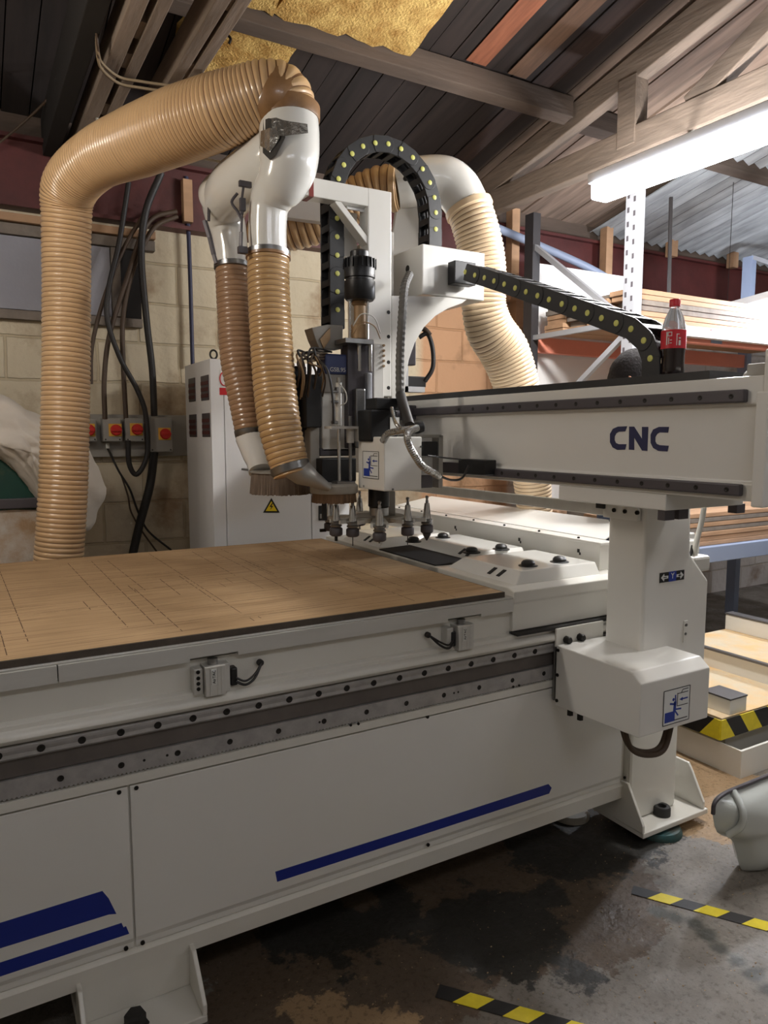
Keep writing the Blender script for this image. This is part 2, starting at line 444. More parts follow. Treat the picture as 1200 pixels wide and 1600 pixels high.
def text_mesh(txt, size, name, m, parent, origin, xdir, ydir, ext=.0006):
    cu = bpy.data.curves.new(name, 'FONT'); cu.body = txt; cu.size = size; cu.extrude = ext; cu.align_x = 'CENTER'; cu.align_y = 'CENTER'
    t = bpy.data.objects.new(name, cu); COL.objects.link(t)
    dg = bpy.context.evaluated_depsgraph_get(); me = bpy.data.meshes.new_from_object(t.evaluated_get(dg))
    COL.objects.unlink(t); bpy.data.objects.remove(t)
    xd = Vector(xdir).normalized(); yd = Vector(ydir).normalized(); zd = xd.cross(yd)
    mt = Matrix(((xd.x,yd.x,zd.x,0),(xd.y,yd.y,zd.y,0),(xd.z,yd.z,zd.z,0),(0,0,0,1)))
    w = wpos(parent) if parent else Vector((0,0,0))
    me.transform(Matrix.Translation(Vector(origin)-w) @ mt)
    me.materials.clear(); me.materials.append(M[m]); me.name = name
    ob = bpy.data.objects.new(name, me); COL.objects.link(ob)
    if parent: ob.parent = parent
    return ob
# ================================================================== THE ROOM
YW = 4.3
def roof_z(y): return 3.1+.22*(YW-y) if y > 0.15 else 3.1+.22*(YW-.15)-.22*(.15-y)
struct('floor', B().box(-3, 9, -4, YW+.2, -.12, 0), 'stained_concrete')
struct('wall_back', B().box(-3, 9, YW, YW+.2, 0, 2.995), 'painted_blockwork')
struct('trim_4', B().box(-3, 9, YW-.03, YW+.2, 2.996, 3.12), 'timber_purlin')
mat('wall_plain', (196,190,180), .8, noise=(3,.12))
struct('wall_left', B().box(-3.2, -3, -4, YW+.2, 0, 4.2), 'wall_plain')
struct('wall_right', B().box(9, 9.2, -4, YW+.2, 0, 4.2), 'wall_plain')
struct('wall_front', B().box(-3.2, 9.2, -4.2, -4, 0, 4.2), 'wall_plain')
# the roof: boards laid up the slope, each board modelled with a gap beside it
rb = B()
x = -3.0
while x < 9:
    dz = random.uniform(0, .012)
    rb.slab([(x, YW+.2, roof_z(YW+.2)+dz), (x+.124, YW+.2, roof_z(YW+.2)+dz), (x+.124, .15, roof_z(.15)+dz), (x, .15, roof_z(.15)+dz)], (0,0,.03))
    x += .13
struct('ceiling', rb, 'roof_boards')
mat('red_board', (150,92,66), .85, noise=(8,.4), stretch=(4,.4,1)); mat('brown_board', (112,84,64), .85, noise=(8,.4), stretch=(4,.4,1))
for xx, ya, m in ((2.275, 3.12, 'red_board'), (2.54, 3.12, 'brown_board')):
    struct('ceiling', B().slab([(xx,ya,roof_z(ya)),(xx+.122,ya,roof_z(ya)),(xx+.122,.2,roof_z(.2)),(xx,.2,roof_z(.2))], (0,0,-.004)), m)
struct('ceiling', B().slab([(-3.2,.16,roof_z(.16)),(9.2,.16,roof_z(.16)),(9.2,-4.2,roof_z(-4.2)),(-3.2,-4.2,roof_z(-4.2))], (0,0,.05)), 'wall_plain')
struct('ceiling', B().slab([(-3.2,YW+.25,roof_z(YW+.25)+.05),(9.2,YW+.25,roof_z(YW+.25)+.05),(9.2,.15,roof_z(.15)+.05),(-3.2,.15,roof_z(.15)+.05)], (0,0,.04)), 'dark_void')
# pale corrugated sheets under the far boards
cs = B(); N_ = 150; A0 = []; A1 = []
for i in range(N_+1):
    xx = 4.3+i*(4.6/N_); h = .014*math.sin(i*PI/2)
    A0.append(cs.bm.verts.new((xx, 4.25, roof_z(4.25)-.05+h))); A1.append(cs.bm.verts.new((xx, 2.3, roof_z(2.3)-.05+h)))
for i in range(N_): cs.f([A0[i], A0[i+1], A1[i+1], A1[i]])
mat('corrugated', (176,180,184), .7, noise=(5,.5), stretch=(3,.4,1))
cso = struct('ceiling', cs, 'corrugated'); sd = cso.modifiers.new('s', 'SOLIDIFY'); sd.thickness = .006
# roof timbers
def purlin(y, x0, x1, m='timber_purlin', h=.11, w=.075):
    z = roof_z(y)
    return struct('trim_1', B().obox(((x0+x1)/2, y, z-h/2-.004), ((x1-x0)/2,0,0), (0,w/2,-.22*w/2), (0,0,h/2)), m, bevel=.004)
purlin(3.17, -2.9, 3.02); purlin(1.75, -2.9, 8.8); purlin(3.2, 3.14, 8.8)
# right-hand truss: tie beam, principal rafter, strut and short hanger
struct('trim_2', B().box(3.05, 3.13, -.5, YW-.002, 2.93, 3.07), 'timber_beam', bevel=.005)
struct('trim_2', B().bar((3.09, 4.22, 3.06), (3.09, .6, 3.80), .08, .13), 'timber_beam', bevel=.005)
struct('trim_2', B().bar((3.09, 2.42, 3.05), (3.09, 1.35, 3.62), .07, .10), 'timber_beam', bevel=.005)
struct('trim_2', B().box(3.045, 3.135, 2.72, 2.84, 2.98, 3.32), 'timber_beam', bevel=.004)
# left-hand double truss above the switches
for x0, x1 in ((.545, .60), (.625, .668), (.785, .83), (.845, .888)):
    struct('trim_3', B().box(x0, x1, 0.4, YW-.002, 2.90, 3.02), 'timber_beam', bevel=.003)
for x0, x1, y in ((.60,.625,3.02),(.60,.625,2.78),(.83,.845,2.98),(.60,.625,3.5),(.83,.845,2.45)):
    struct('trim_3', B().box(x0-.01, x1+.01, y-.06, y+.06, 2.91, 3.01), 'timber_beam')
struct('trim_3', B().box(.43, .50, 0.4, YW-.002, 2.92, 3.12), 'dark_void', bevel=.003)
# red steel along the head of the wall, and the timber plates under and over it
sb = B(); sb.prism([(4.20,2.64),(4.20,2.66),(4.245,2.66),(4.245,2.97),(4.20,2.97),(4.20,2.99),(4.298,2.99),(4.298,2.64)], 'x', -2.9, 8.9)
struct('trim_4', sb, 'rust_red_steel')
struct('trim_5', B().box(2.6, 8.9, 4.215, 4.298, 2.50, 2.60), 'timber_grey', bevel=.003)
struct('trim_5', B().box(2.6, 8.9, 4.235, 4.298, 2.605, 2.635), 'timber_pale')
struct('trim_5', B().box(-2.9, .98, 4.22, 4.298, 2.57, 2.61), 'timber_pale', bevel=.003)
struct('trim_5', B().box(-2.9, .98, 4.245, 4.298, 2.51, 2.565), 'timber_grey', bevel=.003)
struct('trim_6', B().box(-2.9, .74, 4.262, 4.298, 2.14, 2.505), 'panel_bluegrey')
struct('trim_6', B().box(-2.9, .90, 4.25, 4.298, 2.09, 2.135), 'timber_grey')
struct('trim_6', B().box(.745, .79, 4.24, 4.298, 2.14, 2.505), 'timber_grey')
struct('trim_6', B().box(.795, .90, 4.27, 4.298, 2.14, 2.505), 'dark_void')
for xx in (3.42, 4.35, 5.1, 5.9, 6.8):          # packers between roof and red steel
    struct('trim_7', B().box(xx, xx+.07, 4.12, 4.19, 2.45 if xx < 5 else 2.95, 3.08), 'timber_pale', bevel=.003)
for xx in (3.55, 4.4, 5.3):
    struct('trim_7', B().box(xx, xx+.09, 4.22, 4.298, 1.75, 2.5), 'timber_pale', bevel=.003)
struct('window_1', B().box(3.75, 4.25, 4.24, 4.298, 1.95, 2.45), 'panel_bluegrey')
# insulation batts pushed up between the boards and the purlin
def batt(x0, x1, y0, y1, label, seed):
    random.seed(seed); mb = B(); nx, ny = 14, 10; G = {}
    for lay in (0, 1):
        for i in range(nx+1):
            for j in range(ny+1):
                x = x0+(x1-x0)*i/nx; y = y0+(y1-y0)*j/ny
                e = .012 if i in (0,nx) or j in (0,ny) else 0
                x += random.uniform(-e,e); y += random.uniform(-e,e)
                z = roof_z(y)-.006-(0.05*(1-.0)+random.uniform(0,.014) if lay else 0)
                G[lay,i,j] = mb.bm.verts.new((x,y,z))
    for lay in (0,1):
        for i in range(nx):
            for j in range(ny): mb.f([G[lay,i,j],G[lay,i+1,j],G[lay,i+1,j+1],G[lay,i,j+1]])
    for i in range(nx):
        for j in (0,ny): mb.f([G[0,i,j],G[0,i+1,j],G[1,i+1,j],G[1,i,j]])
    for j in range(ny):
        for i in (0,nx): mb.f([G[0,i,j],G[0,i,j+1],G[1,i,j+1],G[1,i,j]])
    o = mb.build('insulation_batt', 'insulation', smooth=True); tag(o, label, 'insulation', 'insulation batts under the roof boards'); return o
batt(1.26, 1.95, 2.25, 3.125, 'large mustard yellow insulation batt on the camera side of the purlin', 3)
batt(.92, 1.25, 2.25, 3.125, 'narrow yellow insulation batt beside the double roof truss', 4)
batt(.92, 1.42, 3.22, 3.80, 'yellow insulation batt behind the purlin above the bent dust hose', 5)

# ================================================================== CNC ROUTER
R = thing('cnc_router', 'large white gantry router machine with tan bed and CNC lettering on its beam', 'machine', (.5, 2.49, 0))
XA = -1.5; XE = 2.07
prof = [(1.800,.147),(1.785,.150),(1.783,.198),(1.795,.208),(1.795,.640),(1.780,.645),(1.780,.668),(1.80,.672),(1.80,.800),
        (1.776,.803),(1.766,.809),(1.762,.817),(1.764,.826),(1.770,.832),(1.783,.834),(1.783,.844),(1.786,.847),(1.806,.849),(1.806,.925),(3.18,.925),(3.18,.147)]
B().prism(prof, 'x', XA, XE).build('bed_frame', 'white_paint', R, smooth=True)
# steel channel behind the rail
B().box(XA, 1.95, 1.788, 1.80, .722, .764).build('rail_channel', 'groove', R)
B().box(XA, 1.95, 1.7985, 1.8005, .80, .803).build('rail_channel', 'rubber', R)
rail = B().prism([(1.80,.766),(1.779,.766),(1.775,.771),(1.777,.780),(1.775,.789),(1.775,.796),(1.779,.7995),(1.80,.7995)], 'x', XA, 1.95).build('guide_rail', 'rail_steel', R, bevel=.001)
discs('rail_bolt', 'bolt', rail, [(.116+.0875*k, 1.7755, .783) for k in range(-3, 18)], (0,-1,0), .0092, .0008)
rk = B(); out = [(XA,.719)]
xx = 1.95; out = [(XA,.719),(1.95,.719),(1.95,.676)]
while xx > -.3: out += [(xx,.6765),(xx-.0025,.6725),(xx-.0055,.6725),(xx-.008,.6765)]; xx -= .010
out += [(XA,.6765)]
rk.prism(out, 'y', 1.781, 1.80); rack = rk.build('gear_rack', 'rail_steel', R)
discs('rack_bolt', 'bolt', rack, [(.154+.136*k, 1.7812, .698) for k in range(-1, 12)], (0,-1,0), .0078, .0006)
discs('dowel_hole', 'bolt', rack, [(.344+.136*k*3.5, 1.7812, .698) for k in range(0, 4)]+[(.40,1.7812,.698),(1.28,1.7812,.698)], (0,-1,0), .0034, .0006)
# aluminium edging in two lengths, notched over the clamp cylinders
def edge_len(x0, x1, notches):
    lo = .927; hi = .968
    pts = [(x0,hi),(x1,hi),(x1,lo)]
    for a, b, dz in sorted(notches, reverse=True): pts += [(b,lo),(b,lo+dz),(a,lo+dz),(a,lo)]
    pts.append((x0,lo))
    mb = B().prism(pts, 'y', 1.783, 1.806); mb.box(x0, x1, 1.7835, 1.83, .968, .9685)
    o = mb.build('edge_profile', 'aluminium', R, bevel=.0015)
    return o
n1 = at(297,1030,y=1.783).x; n1b = at(372,1015,y=1.783).x; n2 = at(700,965,y=1.783).x; n2b = at(752,955,y=1.783).x
edge_len(XA, .158, []); ep = edge_len(.161, 1.515, [(n1, n1b, .009), (n2, n2b, .009)])
B().box(XA, 1.515, 1.789, 1.83, .9686, .975).build('edge_lip', 'aluminium', R, bevel=.002)
B().box(XA, 1.50, 1.81, 3.19, .926, .9745).build('table_bed', 'aluminium_plate', R)
# side panels with their fixings and painted stripes
def px_strip(pts, y): return [at(a, b, y=y) for a, b in pts]
PP = [(1.796,.21),(1.790,.21),(1.790,.226),(1.784,.240),(1.784,.638),(1.796,.638)]
pan1 = B().prism(PP, 'x', XA, .3035).build('side_panel', 'white_clean', R, bevel=.002)
pan2 = B().prism(PP, 'x', .3085, 2.045).build('side_panel', 'white_clean', R, bevel=.002)
Yp = 1.7838
s = B().slab(px_strip([(430,1362),(645,1294),(857,1225),(862,1231),(858,1240),(433,1378)], Yp), (0,.0012,0)).build('stripe', 'stripe_blue', pan2); s['label'] = 'long thin dark blue stripe'
s = B().slab(px_strip([(-260,1514),(0,1442),(160,1392),(170,1404),(182,1428),(170,1429),(0,1482),(-260,1558)], Yp), (0,.0012,0)).build('stripe', 'stripe_blue', pan1); s['label'] = 'broad dark blue stripe with a torn end'
s = B().slab(px_strip([(-260,1575),(0,1504),(190,1442),(193,1449),(197,1447),(202,1459),(0,1526),(-260,1602)], Yp), (0,.0012,0)).build('stripe', 'stripe_blue', pan1); s['label'] = 'thin dark blue stripe with a torn end'
def on_side(px, py, y=1.784): return at(px, py, y=y)
discs('panel_screw', 'bolt', pan1, [on_side(186,1238), on_side(197,1482)], (0,-1,0), .0055, .0025)
discs('panel_screw', 'bolt', pan2, [on_side(213,1231), on_side(223,1473), on_side(668,1120), on_side(669,1320), on_side(976,1215)], (0,-1,0), .0055, .0025)
discs('frame_screw', 'bolt', R, [on_side(548,1133,1.78), on_side(560,1131,1.78), on_side(802,1073,1.78), on_side(811,1071,1.78)], (0,-1,0), .004, .002)
# clamp cylinders on the web under the edging
def clamp(px, flip):
    x = at(px, 1048 if not flip else 985, y=1.775).x
    w = .052
    mb = B(); mb.box(x, x+w, 1.757, 1.806, .838, .914); mb.box(x+w, x+w+.016, 1.772, 1.806, .838, .912)
    for k in (.010, .030, .040): mb.box(x+k, x+k+.002, 1.7555, 1.7575, .838, .914)
    c = mb.build('clamp_cylinder', 'aluminium', R, bevel=.004)
    B().cyl((x+w*.5, 1.783, .912), (x+w*.5, 1.783, .930), .013).build('piston_rod', 'steel', c, smooth=True)
    B().box(x+.014, x+.028, 1.7545, 1.757, .868, .908).build('maker_label', 'label_white', c)
    text_mesh('AirTAC', .011, 'label_text', 'sticker_black', c, (x+.021, 1.7535, .889), (0,0,1), (-1,0,0), .0003)
    bx = x-.026 if not flip else x-.034
    e = B().box(bx, bx+.024, 1.772, 1.806, .842, .910).build('mounting_plate', 'aluminium', c, bevel=.003)
    if not flip: discs('plate_bolt', 'bolt', c, [(bx+.011, 1.7715, z) for z in (.858,.872,.886,.902)], (0,-1,0), .005, .002)
    s = 1 if not flip else -1
    vx = x+w+.018 if not flip else x-.002
    B().box(min(vx,vx+s*.018), max(vx,vx+s*.018), 1.770, 1.80, .850, .898).build('valve_block', 'black_plastic', c, bevel=.004)
    for off, r in ((0,.0035),(.010,.003)):
        B().tube(catmull([(vx+s*.012,1.768,.862+off),(vx+s*.035,1.760,.852+off),(vx+s*.062,1.765,.864+off),(vx+s*.088,1.785,.893)],6), r, 8).build('air_hose', 'cable_black', c, smooth=True)
    B().lathe((vx+s*.088,1.799,.893), [(.009,0),(.009,.010),(.006,.012)], 16, (0,-1,0)).build('grommet', 'rubber', c, smooth=True)
clamp(318, False); clamp(712, True)
# machine feet
def foot(x0, x1, yb=1.786):
    mb = B(); y0 = 1.665
    mb.box(x0, x1, y0, yb+.24, .035, .055)
    p = B(); p.box(x0, x1, yb, yb+.012, .055, .155)
    mb.box(x0, x1, yb, yb+.012, .055, .165)
    for xa in (x0, x1-.012):
        mb.prism([(yb+.002,.055),(y0,.055),(y0,.082),(yb-.03,.17),(yb+.002,.17)], 'x', xa, xa+.012)
    f = mb.build('machine_foot', 'white_paint', R, bevel=.003)
    bx = x0+(x1-x0)*.43; by = y0+.055
    hb = B().lathe((bx,by,.055), [(.0,0),(.033,0),(.033,.004),(.026,.004),(.026,.030),(.022,.036),(.0,.036)], 6).build('foot_bolt', 'rubber', f)
    B().cyl((bx,by,0), (bx,by,.04), .02).build('levelling_stud', 'bolt', f, smooth=True)
    return f
foot(.165, .452)
xr = at(1098,1262,z=.05).x
# corner post with its own flared foot
mb = B(); mb.box(2.07, 2.335, 1.765, 1.93, .055, .93); mb.build('corner_post', 'white_paint', R, bevel=.012)
mb = B(); mb.box(2.06, 2.425, 1.685, 1.95, .035, .055)
mb.prism([(1.93,.055),(1.685,.055),(1.685,.085),(1.762,.215),(1.93,.215)], 'x', 2.056, 2.068)
mb.prism([(1.93,.055),(1.69,.055),(1.69,.085),(1.745,.185),(1.765,.215),(1.93,.215)], 'x', 2.40, 2.412)
f2 = mb.build('machine_foot', 'white_paint', R, bevel=.003)
c = at(1034, 1270, z=.06)
B().lathe((c.x,c.y,.055), [(.0,0),(.032,0),(.032,.028),(.028,.034),(.016,.034),(.014,.02),(0,.02)], 20).build('foot_bolt', 'rubber', f2, smooth=True)
B().cyl((c.x,c.y,0), (c.x,c.y,.04), .02).build('levelling_stud', 'bolt', f2, smooth=True)
# far end of the bed under the gantry
mb = B(); mb.prism([(1.79,.858),(1.79,.95),(1.785,.955),(1.785,.990),(1.82,1.0),(3.20,1.0),(3.20,.858)], 'x', 1.517, 2.045)
mb.build('end_housing', 'white_paint', R, bevel=.004)
B().box(1.517, 2.045, 1.80, 3.18, .60, .858).build('end_frame', 'white_paint', R)
B().box(1.517, 1.96, 1.764, 1.81, .848, .856).build('housing_gap', 'rubber', R)
# slanted covers with ports
def hump(y0, y1, xa=1.56, xb=1.955):
    m_ = B(); z0 = .998; z1 = 1.040
    A = [(xa,y0,z0),(xb,y0,z0),(xb,y1,z0),(xa,y1,z0)]; e = .045
    T = [(xa+e,y0+e*.6,z1),(xb,y0+e*.6,z1),(xb,y1-e,z1),(xa+e,y1-e,z1)]
    va = [m_.bm.verts.new(p) for p in A]; vt = [m_.bm.verts.new(p) for p in T]
    m_.f(va[::-1]); m_.f(vt)
    for i in range(4): m_.f([va[i],va[(i+1)%4],vt[(i+1)%4],vt[i]])
    o = m_.build('port_cover', 'white_gloss', R, bevel=.004)
    for k in (0, 1):
        sx = xa-.0015+.004; yy = y0+.10+.05*k
        B().slab([(xa+.012,yy,z0+.013),(xa+.036,yy-.012,z0+.034),(xa+.036,yy+.004,z0+.034),(xa+.012,yy+.016,z0+.013)], (-.002,0,.002)).build('vent_slot', 'rubber', o)
    return o
humps = [hump(1.83, 2.225), hump(2.226, 2.745, 1.72), hump(2.746, 3.10)]
B().slab([(1.530,2.26,1.004),(1.705,2.235,1.004),(1.712,2.735,1.004),(1.535,2.70,1.004)], (0,0,-.01)).build('waste_slot', 'dark_void', R)
for px, py in ((825,884),(737,863),(646,846),(874,878),(783,858),(692,840)):
    p = at(px, py, z=1.04)
    mb = B(); mb.lathe(p-Vector((0,0,.002)), [(.034,0),(.034,.004),(.024,.006),(.024,.014),(.018,.021),(.008,.024),(0,.024)], 20)
    mb.build('suction_port', 'black_plastic', R, smooth=True)
# rear guard with its cover strip
mb = B(); mb.box(2.0, 2.06, 1.88, 3.45, 1.0, 1.098); mb.box(1.993, 2.065, 1.87, 3.46, 1.094, 1.104)
rg = mb.build('rear_guard', 'white_clean', R, bevel=.002)
discs('guard_screw', 'bolt', rg, [(2.012, 2.0+.22*k, 1.104) for k in range(7)], (0,0,1), .005, .006)
for yy in (1.98, 2.32, 2.78):
    B().box(1.9985, 1.9995, yy, yy+.012, 1.052, 1.066).build('printed_mark', 'sticker_black', rg)
    B().box(1.9985, 1.9995, yy-.006, yy+.002, 1.044, 1.054).build('printed_mark', 'sticker_black', rg)
mb = B(); mb.slab([(2.10,1.95,1.10),(2.34,2.05,1.14),(2.34,3.5,1.14),(2.10,3.5,1.10)], (0,0,-.004)); mb.box(2.07,2.34,2.0,3.5,.85,.87)
mb.build('rear_sheet', 'white_clean', R)

# ------------------------------------------------------------------ gantry
XC = 1.675     # front plane of the motor cover
mb = B(); mb.prism([(1.40,.608),(1.40,.772),(1.436,.800),(1.752,.800),(1.752,.592)], 'x', XC, 1.99)
cv = mb.build('motor_cover', 'white_clean', R, bevel=.004)
def sticker(parent, P):
    """crush-hazard pictogram; P maps unit square (u right, v up) to the surface, n lifts it off"""
    def put(name, m, pts, lift): B().slab([P(u,v,lift) for u, v in pts], P(0,0,lift+.0006)-P(0,0,lift)).build(name, m, base if name != 'warning_sticker' else parent)
    global base
    base = B().slab([P(u,v,.0004) for u, v in ((0,0),(1,0),(1,1),(0,1))], P(0,0,.001)-P(0,0,.0004)).build('warning_sticker', 'sticker_white', parent)
    def G(m, shapes):
        mb = B()
        for pts in shapes: mb.slab([P(u,v,.0011) for u, v in pts], P(0,0,.0016)-P(0,0,.0011))
        mb.build('pictogram', m, base)
    def ln(a, b, w=.02):
        d = Vector((b[0]-a[0], b[1]-a[1])); n = Vector((-d.y, d.x)).normalized()*w/2
        return [(a[0]-n.x,a[1]-n.y),(b[0]-n.x,b[1]-n.y),(b[0]+n.x,b[1]+n.y),(a[0]+n.x,a[1]+n.y)]
    G('sticker_black', [ln((0,0),(1,0)),ln((0,1),(1,1)),ln((0,0),(0,1)),ln((1,0),(1,1)),
       ln((.52,.86),(.52,.48),.022),ln((.52,.84),(.93,.84)),ln((.66,.84),(.72,.93)),ln((.72,.93),(.93,.93)),ln((.52,.48),(.93,.48)),
       ln((.42,.09),(.93,.09),.025)])
    G('sticker_blue', [[(.06,.07),(.44,.07),(.44,.36),(.06,.36)], [(.37,.36),(.47,.36),(.49,.62),(.39,.64)], ln((.24,.60),(.44,.55),.055), ln((.44,.82),(.46,.60),.045),
       ln((.46,.40),(.68,.38),.045), ln((.44,.36),(.57,.20),.045), [(.37+.045*math.cos(t),.70+.045*math.sin(t)) for t in [2*PI*k/10 for k in range(10)]],
       ln((.70,.655),(.92,.655),.04), [(.60,.655),(.72,.71),(.72,.60)]])
a_ = at(1035,1135,y=1.40); b_ = at(1078,1070,y=1.40)
sticker(cv, lambda u,v,l: Vector((a_.x+(b_.x-a_.x)*u, 1.40-l, a_.z+(b_.z-a_.z)*v)))
discs('cover_screw', 'bolt', cv, [(XC-.0005, 1.742, .785), (XC-.0005, 1.742, .612), (XC-.0005, 1.742, .70)], (-1,0,0), .006, .003)
mb = B(); mb.box(XC+.004, 1.90, 1.757, 1.766, .79, .853); kb = mb.build('bearing_plate', 'white_paint', R, bevel=.003)
for px_, py_ in ((884,999),(905,995)):
    B().lathe(at(px_,py_,y=1.757), [(0,0),(.013,0),(.013,.018),(.010,.022),(0,.022)], 8, (0,-1,0)).build('socket_bolt', 'bolt', kb, smooth=True)
B().box(XC+.01, 1.96, 1.767, 1.778, .60, .80).build('bearing_block', 'steel', R, bevel=.004)
for yy in (1.70, 1.655):
    B().cyl((XC+.02,yy,.602),(XC+.02,yy,.572),.011,n=6).build('hex_bolt', 'bolt', cv)
# cable loop under the cover
a = at(972,1148,y=1.48); b = at(1050,1148,y=1.48); m1 = at(985,1168,y=1.48); m2 = at(1012,1180,y=1.48); m3 = at(1038,1170,y=1.48)
a.z += .05; b.z += .05
for k in (0,1):
    B().tube(catmull([a+Vector((0,.012*k,0)),m1+Vector((.004*k,.012*k,.004*k)),m2+Vector((0,.012*k,.006*k)),m3+Vector((-.003*k,.012*k,.006*k)),b+Vector((0,.012*k,0))],8), .0085, 10).build('hanging_cable', 'cable_brown', R, smooth=True)
# column
XL = 1.86; YL = 1.56
pts = []
for px, py in ((1009,798),(1080,803),(1080,866),(1108,906),(1110,1040)): p = at(px,py,y=YL); pts.append((p.x,p.z))
pts[0] = (XL, pts[0][1]); 
zt = 1.325
zt = 1.289
prof = [(XL,.62),(XL,zt),(pts[1][0],zt),(pts[2][0],pts[2][1]),(pts[3][0],pts[3][1]),(pts[3][0],.62)]
mb = B(); mb.prism(prof, 'y', YL, 1.716)
col = mb.build('gantry_column', 'white_clean', R, bevel=.012, seg=3)
w0 = at(1068,970,y=YL); w1 = at(1106,1035,y=YL)
ac = B().box(w0.x, prof[3][0]-.004, YL-.003, YL, .80, w0.z).build('access_plate', 'white_clean', col, bevel=.001)
discs('plate_screw', 'steel', ac, [(w0.x+.012,YL-.003,w0.z-.015),(prof[3][0]-.015,YL-.003,w0.z-.015),(prof[3][0]-.015,YL-.003,.83)], (0,-1,0), .005, .002)
# axis sticker with arrows
a_ = at(1030,911,y=YL); b_ = at(1069,890,y=YL)
def PY(u, v, l): return Vector((a_.x+(b_.x-a_.x)*u, YL-l, a_.z+(b_.z-a_.z)*v))
ax = B().slab([PY(u,v,.0005) for u,v in ((0,0),(1,0),(1,1),(0,1))], (0,-.0008,0)).build('axis_sticker', 'sticker_black', col)
B().slab([PY(u,v,.0015) for u,v in ((.36,0),(.66,0),(.66,1),(.36,1))], (0,-.0005,0)).build('axis_field', 'sticker_blue', ax)
mb = B()
for sg, o in ((1,0),(-1,1)):
    mb.slab([PY(o+sg*u,v,.0021) for u,v in ((.04,.5),(.16,.88),(.18,.64),(.33,.64),(.33,.36),(.18,.36),(.16,.12))], (0,-.0005,0))
mb.build('arrow', 'sticker_white', ax)
text_mesh('Y', (b_.z-a_.z)*.85, 'axis_letter', 'sticker_white', ax, PY(.51,.54,.0024), (1,0,0), (0,0,1), .0004)
mb = B(); mb.slab([PY(u,v,.0021) for u,v in ((.14,.46),(.27,.46),(.27,.54),(.14,.54))], (0,-.0008,0)); mb.slab([PY(1-u,v,.0021) for u,v in ((.14,.46),(.27,.46),(.27,.54),(.14,.54))], (0,-.0008,0)); mb.slab([PY(1-u,v,.0021) for u,v in ((.18,.40),(.23,.40),(.23,.60),(.18,.60))], (0,-.0008,0))
mb.build('arrow_sign', 'sticker_black', ax)
# beam
XB = 1.66; BZ0 = 1.335; BZ1 = 1.640
mb = B()
mb.prism([(XB,BZ0),(XB+.32,BZ0),(XB+.32,BZ1),(XB,BZ1),(XB,1.572),(XB+.012,1.568),(XB+.012,1.382),(XB,1.378)], 'y', 1.062, 3.60)
bm_ = mb.build('gantry_beam', 'white_clean', R, bevel=.003)
for z0, z1, ye in ((1.576,1.608,2.9),(1.347,1.377,2.9)):
    r_ = B().box(XB-.018, XB, 1.10, ye, z0, z1).build('guide_rail', 'rail_dark', bm_, bevel=.004)
    discs('rail_bolt', 'bolt', r_, [(XB-.0183, 1.135+.0875*k, (z0+z1)/2) for k in range(14)], (-1,0,0), .0065, .0006)
mb = B(); mb.box(XB-.005, XB+.33, 1.035, 1.062, 1.325, 1.700); mb.box(XB-.03, XB-.004, 1.03, 1.062, 1.325, 1.60)
mb.build('end_plate', 'white_clean', bm_, bevel=.004)
mb = B(); mb.box(XB+.03, XB+.22, 1.062, 1.13, 1.640, 1.672); mb.lathe((XB+.12,1.14,1.640), [(0,0),(.05,0),(.05,.012),(.04,.024),(.015,.03),(0,.03)], 20)
mb.build('end_cap', 'cabinet_grey', bm_, bevel=.003)
mb = B(); mb.box(XB+.005, XB+.315, 1.215, 3.55, 1.6405, 1.662)
mb.build('beam_cover', 'chain_black', bm_)
# CNC lettering
def PB(px, py): return at(px, py, x=XB+.0118)
def letter(polys):
    mb = B()
    for q in polys: mb.slab([PB(a,b) for a,b in q], (-.0015,0,0))
    mb.build('beam_letter', 'logo_navy', bm_)
letter([[(980,666),(966,666.5),(958,670),(953.5,678),(960.5,682),(963,677),(967,674.5),(977,674)],
        [(953.5,678),(953.5,691),(960.5,688),(960.5,682)],
        [(953.5,691),(957.5,699),(965,703),(977,702.5),(979,694),(967,694),(962.5,692),(960.5,688)]])
letter([[(983.5,666.5),(991,666.5),(991,703),(983,702.5)], [(991,666.5),(1006,690),(1003.5,704),(1003,703),(991,683)], [(1003.5,667),(1013,667),(1011.5,704.5),(1003.5,704)]])
letter([[(1045.5,667),(1030,667),(1021,671),(1017,679),(1024,683),(1027,678),(1031,675.5),(1044,676)],
        [(1017,679),(1017,692),(1024,689.5),(1024,683)],
        [(1017,692),(1021,700),(1029,704.5),(1043,705.5),(1045,696.5),(1031,695.5),(1026,693.5),(1024,689.5)]])
# mounting flange between beam and column
fy = at(1040,797,x=XB-.004).y
mb = B(); mb.box(XB-.004, XB+.34, fy, 1.74, 1.290, 1.335)
fl = mb.build('beam_flange', 'white_clean', R, bevel=.003)
mb = B()
for px, y in ((1042,fy+.0),(1064,fy+.0)):
    p = at(px, 800, y=y); mb.box(p.x, p.x+.04, fy+.006, fy+.03, 1.262, 1.290)
mb.box(2.0,2.04,fy+.02,fy+.05,1.262,1.290)
mb.build('flange_nut', 'rail_dark', fl)
XBK = 1.845; p0 = at(946,793,x=XBK); 
fb = B().box(XBK, XBK+.014, YL+.02, p0.y+.01, at(975,812,x=XBK).z, at(975,790,x=XBK).z).build('dust_bar_bracket', 'white_clean', R, bevel=.002)
discs('bracket_bolt', 'bolt', fb, [at(960,797,x=XBK), at(977,799,x=XBK), at(996,801,x=XBK)], (-1,0,0), .007, .006)
B().box(XBK-.01, XBK+.02, p0.y+.0, p0.y+.035, at(946,795,x=XBK).z, at(946,783,x=XBK).z).build('bar_stop', 'black_plastic', R, bevel=.002)
B().box(XBK+.0145, XBK+.035, p0.y-.10, 3.1, at(930,805,x=XBK).z, at(930,787,x=XBK).z).build('cross_bar', 'aluminium', R, bevel=.003)
